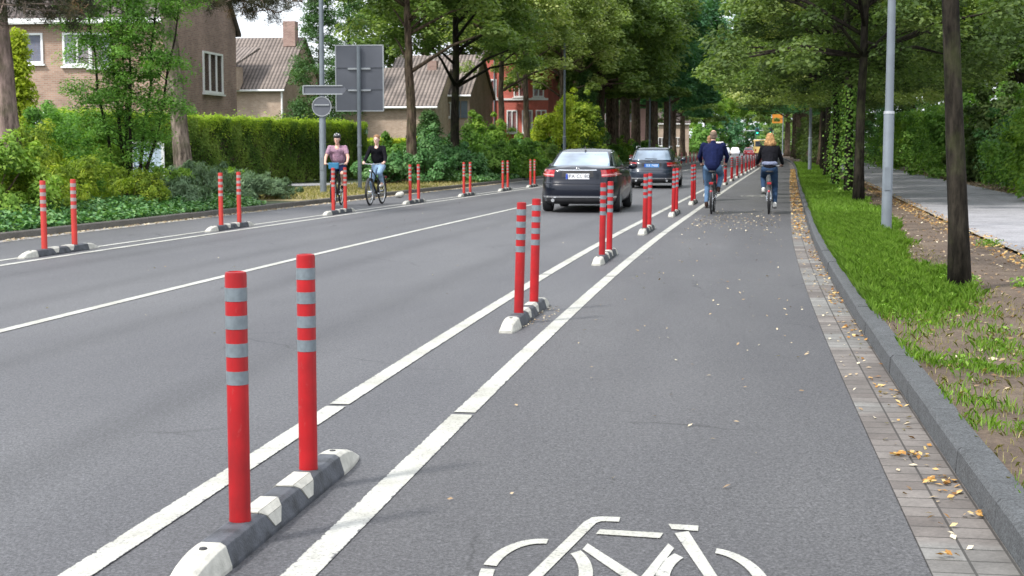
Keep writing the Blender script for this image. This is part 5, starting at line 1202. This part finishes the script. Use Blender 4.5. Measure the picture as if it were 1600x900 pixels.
for i, (x, off, rx, h) in enumerate(((262, -11.8, .95, .55), (318, -12.0, 1.1, .80), (372, -11.9, 1.0, .62), (415, -11.8, .75, .42))):
    shrub(pso(x, off), rx, .85, h, 'lf_juniper', ['grey-green spreading juniper left of the second pair of red posts', 'grey-green juniper behind the second pair of red posts', 'grey-green juniper right of the second pair of red posts', 'small juniper at the edge of the dry grass'][i], 120+i, 13000, .12, .16, group='junipers in the left-hand border', axisout=True, nc=50)
shrub((gx(868, 90), 90, .1), 1.5, 1.3, 4.0, 'lf_acid', 'tall yellow-green shrub behind the thin lamp post', 231, 14000, .15, group='yellow-green shrubs left of the dark saloon', nc=90)
shrub((gx(905, 93), 93, .1), 1.5, 1.3, 4.1, 'lf_mixed', 'tall yellow-tipped shrub directly above the roof of the dark saloon', 232, 14000, .15, group='yellow-green shrubs left of the dark saloon', nc=90)
# ivy mound and bushes right of the brown trunk
G2 = 'bushes between the lime trunks on the left'
for i, (x, Y, rx, ry, h, lm, lb) in enumerate(((598, 55, 1.2, .9, .95, 'lf_ivy', 'ivy mound left of the brown lime trunk'), (665, 57.5, 1.3, 1.0, 1.0, 'lf_ivy', 'ivy mound at the foot of the brown lime trunk'), (712, 61, 1.4, 1.1, 1.25, 'lf_ivy', 'ivy mound behind the fifth pair of left red posts'),
        (680, 66, 1.6, 1.3, 1.9, 'lf_ivy', 'broad green bush under the dark lime trunk'), (735, 68, 1.7, 1.3, 1.9, 'lf_bush', 'mid-green bush right of the dark lime trunk'), (757, 74, 1.5, 1.3, 2.6, 'lf_bright', 'bright yellow-green bush below the gabled house'), (765, 64, 1.4, 1.1, 1.3, 'lf_bush', 'low bush behind the sixth pair of left red posts'),
        (800, 72, 1.4, 1.2, 1.5, 'lf_bush', 'bush below the red building'), (815, 79, 1.5, 1.2, 1.4, 'lf_bright', 'bright bush in front of the red building'), (812, 66.5, .9, .8, .9, 'lf_bright', 'low bush by the kerb left of the dark saloon'), (848, 82, 1.3, 1.1, 1.4, 'lf_hedge', 'straggly olive shrub left of the dark saloon'),
        (620, 68, 1.6, 1.2, 1.6, 'lf_feather', 'dark bush behind the woman cyclist'))):
    shrub(ps(x, Y), rx, ry, h, lm, lb, 140+i, 11000, .12, group=G2)
for i, (Y, off) in enumerate(((90, -13.5), (97, -14), (104, -13.6), (112, -14), (121, -13.6), (131, -14), (142, -13.5), (154, -13.5), (168, -13.5))):
    shrub(pw(Y, off, .1), 2.6, 1.6, 1.5+.5*(i % 2), ('lf_ivy', 'lf_bush', 'lf_bright')[i % 3], 'low bush under the far left trunks', 160+i, 8000, .17, group='low bushes under the far left row')
# tall shrubs along the right-hand footpath
G3 = 'tall shrubs along the right-hand footpath'
RS = [(33, 10.9, 2.4, 3.0), (37.5, 10.6, 2.2, 3.2), (42.5, 10.7, 2.3, 3.3), (47.5, 10.9, 2.3, 2.9), (53, 11.2, 2.3, 2.5), (59, 10.9, 2.3, 3.1), (65.5, 10.7, 2.4, 3.4), (72, 10.6, 2.4, 3.5), (79, 10.6, 2.5, 3.6), (87, 10.4, 2.6, 3.6), (96, 10.3, 2.8, 3.8), (106, 10.2, 3.0, 4), (117, 9.8, 3, 4.2), (130, 9.2, 3.4, 4.5), (146, 8.6, 3.6, 5)]
for i, (Y, off, rx, h) in enumerate(RS):
    lb = ['large hazel-like shrub at the right edge of the picture', 'second tall shrub from the right edge, behind the footpath', 'third tall shrub right of the nearest trunk', 'dark shrub directly right of the nearest trunk'][i] if i < 4 else ['dark low shrub just left of the nearest trunk', 'shrub between the nearest trunk and the lamp post', 'bright shrub behind the near lamp post'][i-4] if i < 7 else 'tall shrub of the far stretch beside the right-hand footpath'
    shrub(pw(Y, off, .1), rx, 1.7, h, ('lf_bush', 'lf_bush', 'lf_bright', 'lf_bush', 'lf_ivy', 'lf_dark', 'lf_bush')[i % 7], lb, 180+i, 22000 if i < 7 else 12000, .105 if i < 5 else .15, .7, group=G3, nc=110)
# dark trimmed foliage right of the vanishing point
for i, (Y, off) in enumerate(((118, 4.6), (132, 4.4), (148, 4.2))):
    shrub(pw(Y, off+.8, .1), 1.8, 3, 4.0, 'lf_dark', 'dark leafy shrub at the far end of the grass verge', 210+i, 9000, .17, .7, group='dark shrubs at the end of the grass verge')

for i, (x, Y) in enumerate(((1030, 300), (1050, 330), (1072, 350), (1095, 360), (1118, 365), (1140, 372), (1162, 376), (1184, 372), (1206, 366), (1226, 350), (1243, 330), (1128, 300), (1085, 290), (1218, 300))):
    shrub((gx(x, Y), Y, 0), 4.2, 2.5, 5.2+1.5*(i % 3), ('lf_bush', 'lf_lime', 'lf_bright', 'lf_blue')[i % 4], 'distant bush closing the view at the end of the road', 240+i, 5000, .42, .7, group='distant bushes at the end of the road', nc=60)
def scatter(name, pts_, size, matn, kind='stuff', aspect=.6, zn=1.0, tint=None, flat=1.0):
    n = len(pts_); p = np.array(pts_, dtype=float); nr = rng.normal(size=(n, 3))*.35*flat; nr[:, 2] = zn
    o = leaf_mesh(name, p, nr, np.asarray(size)*np.ones(n), rng.random(n) if tint is None else tint, M[matn], None, aspect); o['kind'] = kind; return o
rng = np.random.default_rng(300)
def curve_pts(n, y0, y1, o0, o1, z, pw_=1.0):
    u = y0+(y1-y0)*rng.random(n)**pw_; o = o0+(o1-o0)*rng.random(n); h = np.radians(np.interp(u, _hy, _hd)); q = o+narrow(u, o); X = np.interp(u, _yy, _xx)+q*np.cos(h); return u, o, np.stack([X, u-q*np.sin(h), np.full(n, z)], 1)
# ivy ground cover along the left kerb
u, o_, p = curve_pts(60000, 14, 40, -12.9, KL-.12, .1); p[:, 2] += rng.random(len(u))*(.05+.32*np.clip((-o_-10.45)/1.0, 0, 1)) ; k = (u < 33.5)
scatter('ivy_groundcover', p[k], .085*(.7+.6*rng.random(k.sum())), 'lf_ivy', aspect=.85, flat=1.6)
u, o_, p = curve_pts(30000, 56, 84, -12.8, KL-.15, .1); p[:, 2] += rng.random(len(u))*(.08+.5*np.clip((-o_-10.5)/1.2, 0, 1))
scatter('ivy_groundcover', p, .12*(.7+.6*rng.random(len(p))), 'lf_ivy', aspect=.85, flat=1.6)
# dry lawn and footway left of the left kerb
strip('dry_verge', -14.5, KL-.15, 36, 59, .108, M['dry'], 1.5)
mesh('side_path', [(-9.2, 51.6, .118), (-4.4, 54.8, .118), (-5.1, 57.4, .118), (-10.4, 55.2, .118)], [(0, 1, 2, 3)], M['path'])['kind'] = 'structure'
# grass: blades
def blades(name, p, h, wd, matn, tint=None, lean=.35):
    n = len(p); a = rng.uniform(0, 6.283, n); d = np.stack([np.cos(a), np.sin(a), np.zeros(n)], 1); pr = np.stack([-np.sin(a), np.cos(a), np.zeros(n)], 1)
    l_ = (rng.random(n)*lean*2)[:, None]; hh = h[:, None]; ww = wd[:, None]; up = np.array([0, 0, 1.])
    V = np.stack([p-pr*ww/2, p+pr*ww/2, p+pr*ww*.35+up*hh*.6+d*l_*hh*.35, p+up*hh*(1-.25*l_)+d*l_*hh, p-pr*ww*.35+up*hh*.6+d*l_*hh*.35], 1).reshape(-1, 3)
    me = bpy.data.meshes.new(name); me.vertices.add(n*5); me.vertices.foreach_set('co', V.astype(np.float32).ravel()); me.loops.add(n*5); me.loops.foreach_set('vertex_index', np.arange(n*5, dtype=np.int32))
    me.polygons.add(n); me.polygons.foreach_set('loop_start', np.arange(0, n*5, 5, dtype=np.int32))
    at = me.attributes.new('tint', 'FLOAT', 'FACE'); at.data.foreach_set('value', (rng.random(n) if tint is None else np.clip(tint, 0, 1)).astype(np.float32)); me.update(calc_edges=True)
    o = link(name, me, M[matn]); o['kind'] = 'stuff'; return o
def patch(u, o):      # 0..1 how grassy a spot of the right verge is
    n1 = .5+.5*np.sin(u*1.9+2.1*np.sin(o*2.3+u*.7)); n2 = .5+.5*np.sin(u*5.1+o*7.0+1.3*np.sin(u*3.3)); n3 = .5+.5*np.sin(o*9-u*2.7)
    edge = np.interp(u, [5, 8, 10, 12, 13.5, 16, 20, 26, 34, 60, 120], [2.95, 3.05, 3.2, 3.45, 3.75, 3.75, 3.65, 3.95, 4.1, 4.2, 4.2])
    base = np.clip((edge+.35*(n1-.5)+.2*(n2-.5)-o)/.28, 0, 1); dens = np.interp(u, [5, 9, 11, 12.3, 13.4, 17, 20, 30], [.0, .03, .05, .18, .65, .6, .8, .95])
    return base*np.clip(dens+.5*(n1*n2-.3)+.15*n3, 0, 1)
u, o_, p = curve_pts(230000, 6, 30, K1+.12, 4.4, .098, 1.0); k = rng.random(len(u)) < patch(u, o_)*.9
u, o_, p = u[k], o_[k], p[k]; cl = .5+.5*np.sin(u*7.3+o_*11)*np.sin(o_*13-u*4.1)
blades('grass', p, (.05+.12*rng.random(len(u))*cl+.02)*np.interp(u, [6, 12, 14], [.55, .7, 1]), .0035+.004*rng.random(len(u)), 'grass', .25+.5*rng.random(len(u))+.25*cl)
u, o_, p = curve_pts(90000, 30, 130, K1+.12, 4.6, .098, 1.3); k = rng.random(len(u)) < patch(u, o_)
blades('grass', p[k], .06+.14*rng.random(k.sum()), .016+.012*rng.random(k.sum()), 'grass', .3+.6*rng.random(k.sum()))
u, o_, p = curve_pts(60000, 6, 26, K1+.14, 4.6, .098); k = rng.random(len(u)) < np.clip(patch(u, o_)*.5+.10*(o_ < 4), 0, 1)
blades('dry_grass', p[k], .02+.04*rng.random(k.sum()), .0025+.003*rng.random(k.sum()), 'grass_dry', lean=.6)
# broad-leaved weeds in the grass and on the bare earth
u, o_, p = curve_pts(26000, 6, 26, K1+.2, 4.3, .10); k = rng.random(len(u)) < patch(u, o_)*.55; p = p[k]; p[:, 2] += rng.random(len(p))*.07
scatter('weeds', p, .03+.03*rng.random(len(p)), 'grass', aspect=.5, flat=2.0)
pp = []
for (u0, o0, r_, n_) in ((16.2, 4.95, .18, 220), (18.5, 5.05, .22, 260), (14.0, 5.0, .15, 160), (15.3, 4.35, .16, 200), (15.4, 3.7, .25, 500), (11.6, 4.0, .2, 120), (9.5, 3.7, .25, 260), (8.4, 3.35, .2, 300), (21.5, 4.9, .2, 200)):
    for _ in range(n_): a = random.uniform(0, 6.28); q = random.random()*r_; v = pt(u0+q*math.sin(a), o0+q*math.cos(a), .10+random.random()*.10); pp.append(tuple(v))
scatter('weeds', pp, .05, 'grass', aspect=.35, flat=2.5)
u, o_, p = curve_pts(9000, 37, 59, -14, KL-.2, .105); blades('dry_grass', p, .04+.08*rng.random(len(u)), .02+.01*rng.random(len(u)), 'grass_dry')
# fallen leaves
u, o_, p = curve_pts(2600, 24, 100, K1-.30, K1-.01, .014, .8); scatter('leaf_litter', p, .05+.03*rng.random(len(p)), 'lf_orange', flat=.8)
u, o_, p = curve_pts(420, 6.5, 24, K1-.14, K1-.01, .012); k = rng.random(len(u)) < .25+.75*(np.sin(u*2.2) > .3); scatter('leaf_litter', p[k], .03+.025*rng.random(k.sum()), 'lf_orange', flat=.9)
u, o_, p = curve_pts(140, 5, 22, G1+.02, K1-.05, .012); scatter('leaf_litter', p, .025+.02*rng.random(len(p)), 'lf_pale', flat=.9)
pp = []
for (u0, o0, r1, r2, n_) in ((7.33, 2.33, .05, .10, 26), (6.75, 2.42, .06, .05, 14), (6.2, 2.5, .05, .05, 8), (5.55, 2.27, .03, .03, 6), (6.1, 2.36, .1, .1, 5)):
    for _ in range(n_): pp.append(tuple(pt(u0+random.gauss(0, r1*.6), min(K1-.02, o0+random.gauss(0, r2*.6)), .014+random.random()*.012)))
scatter('leaf_litter', pp, .036, 'lf_orange', flat=1.2)
u, o_, p = curve_pts(1100, 25, 36, .25, 2.0, .012); k = rng.random(len(u)) < .75*np.exp(-((u-30.3)/3.0)**2); scatter('leaf_litter', p[k], .03+.02*rng.random(k.sum()), 'lf_pale', flat=.9)
u, o_, p = curve_pts(150, 6, 26, .2, 2.1, .012, .7); scatter('leaf_litter', p, .02+.022*rng.random(len(p)), 'lf_pale', flat=.9)
u, o_, p = curve_pts(60, 10, 40, -7, -1.2, .010); scatter('leaf_litter', p, .03, 'lf_pale', flat=.9)
u, o_, p = curve_pts(90, 12.0, 13.6, -.28, -.10, .012); scatter('leaf_litter', p, .022, 'lf_pale', flat=.9)
u, o_, p = curve_pts(3600, 6, 60, 2.9, FP1-.1, .108, 1.2); scatter('leaf_litter', p, .03+.035*rng.random(len(p)), 'lf_pale', flat=.8, tint=rng.random(len(p))**2.6)
u, o_, p = curve_pts(2600, 14, 60, FP1-.5, FP1+.12, .138); scatter('leaf_litter', p, .035+.03*rng.random(len(p)), 'lf_orange', flat=.8)
u, o_, p = curve_pts(5200, 28, 90, FP2-.1, FP2+1.0, .12); scatter('leaf_litter', p, .05+.04*rng.random(len(p)), 'lf_pale', flat=.8, tint=rng.random(len(p))*.6)
u, o_, p = curve_pts(2200, 18, 60, KL+.02, KL+.28, .014); scatter('leaf_litter', p, .04+.03*rng.random(len(p)), 'lf_pale', flat=.8)
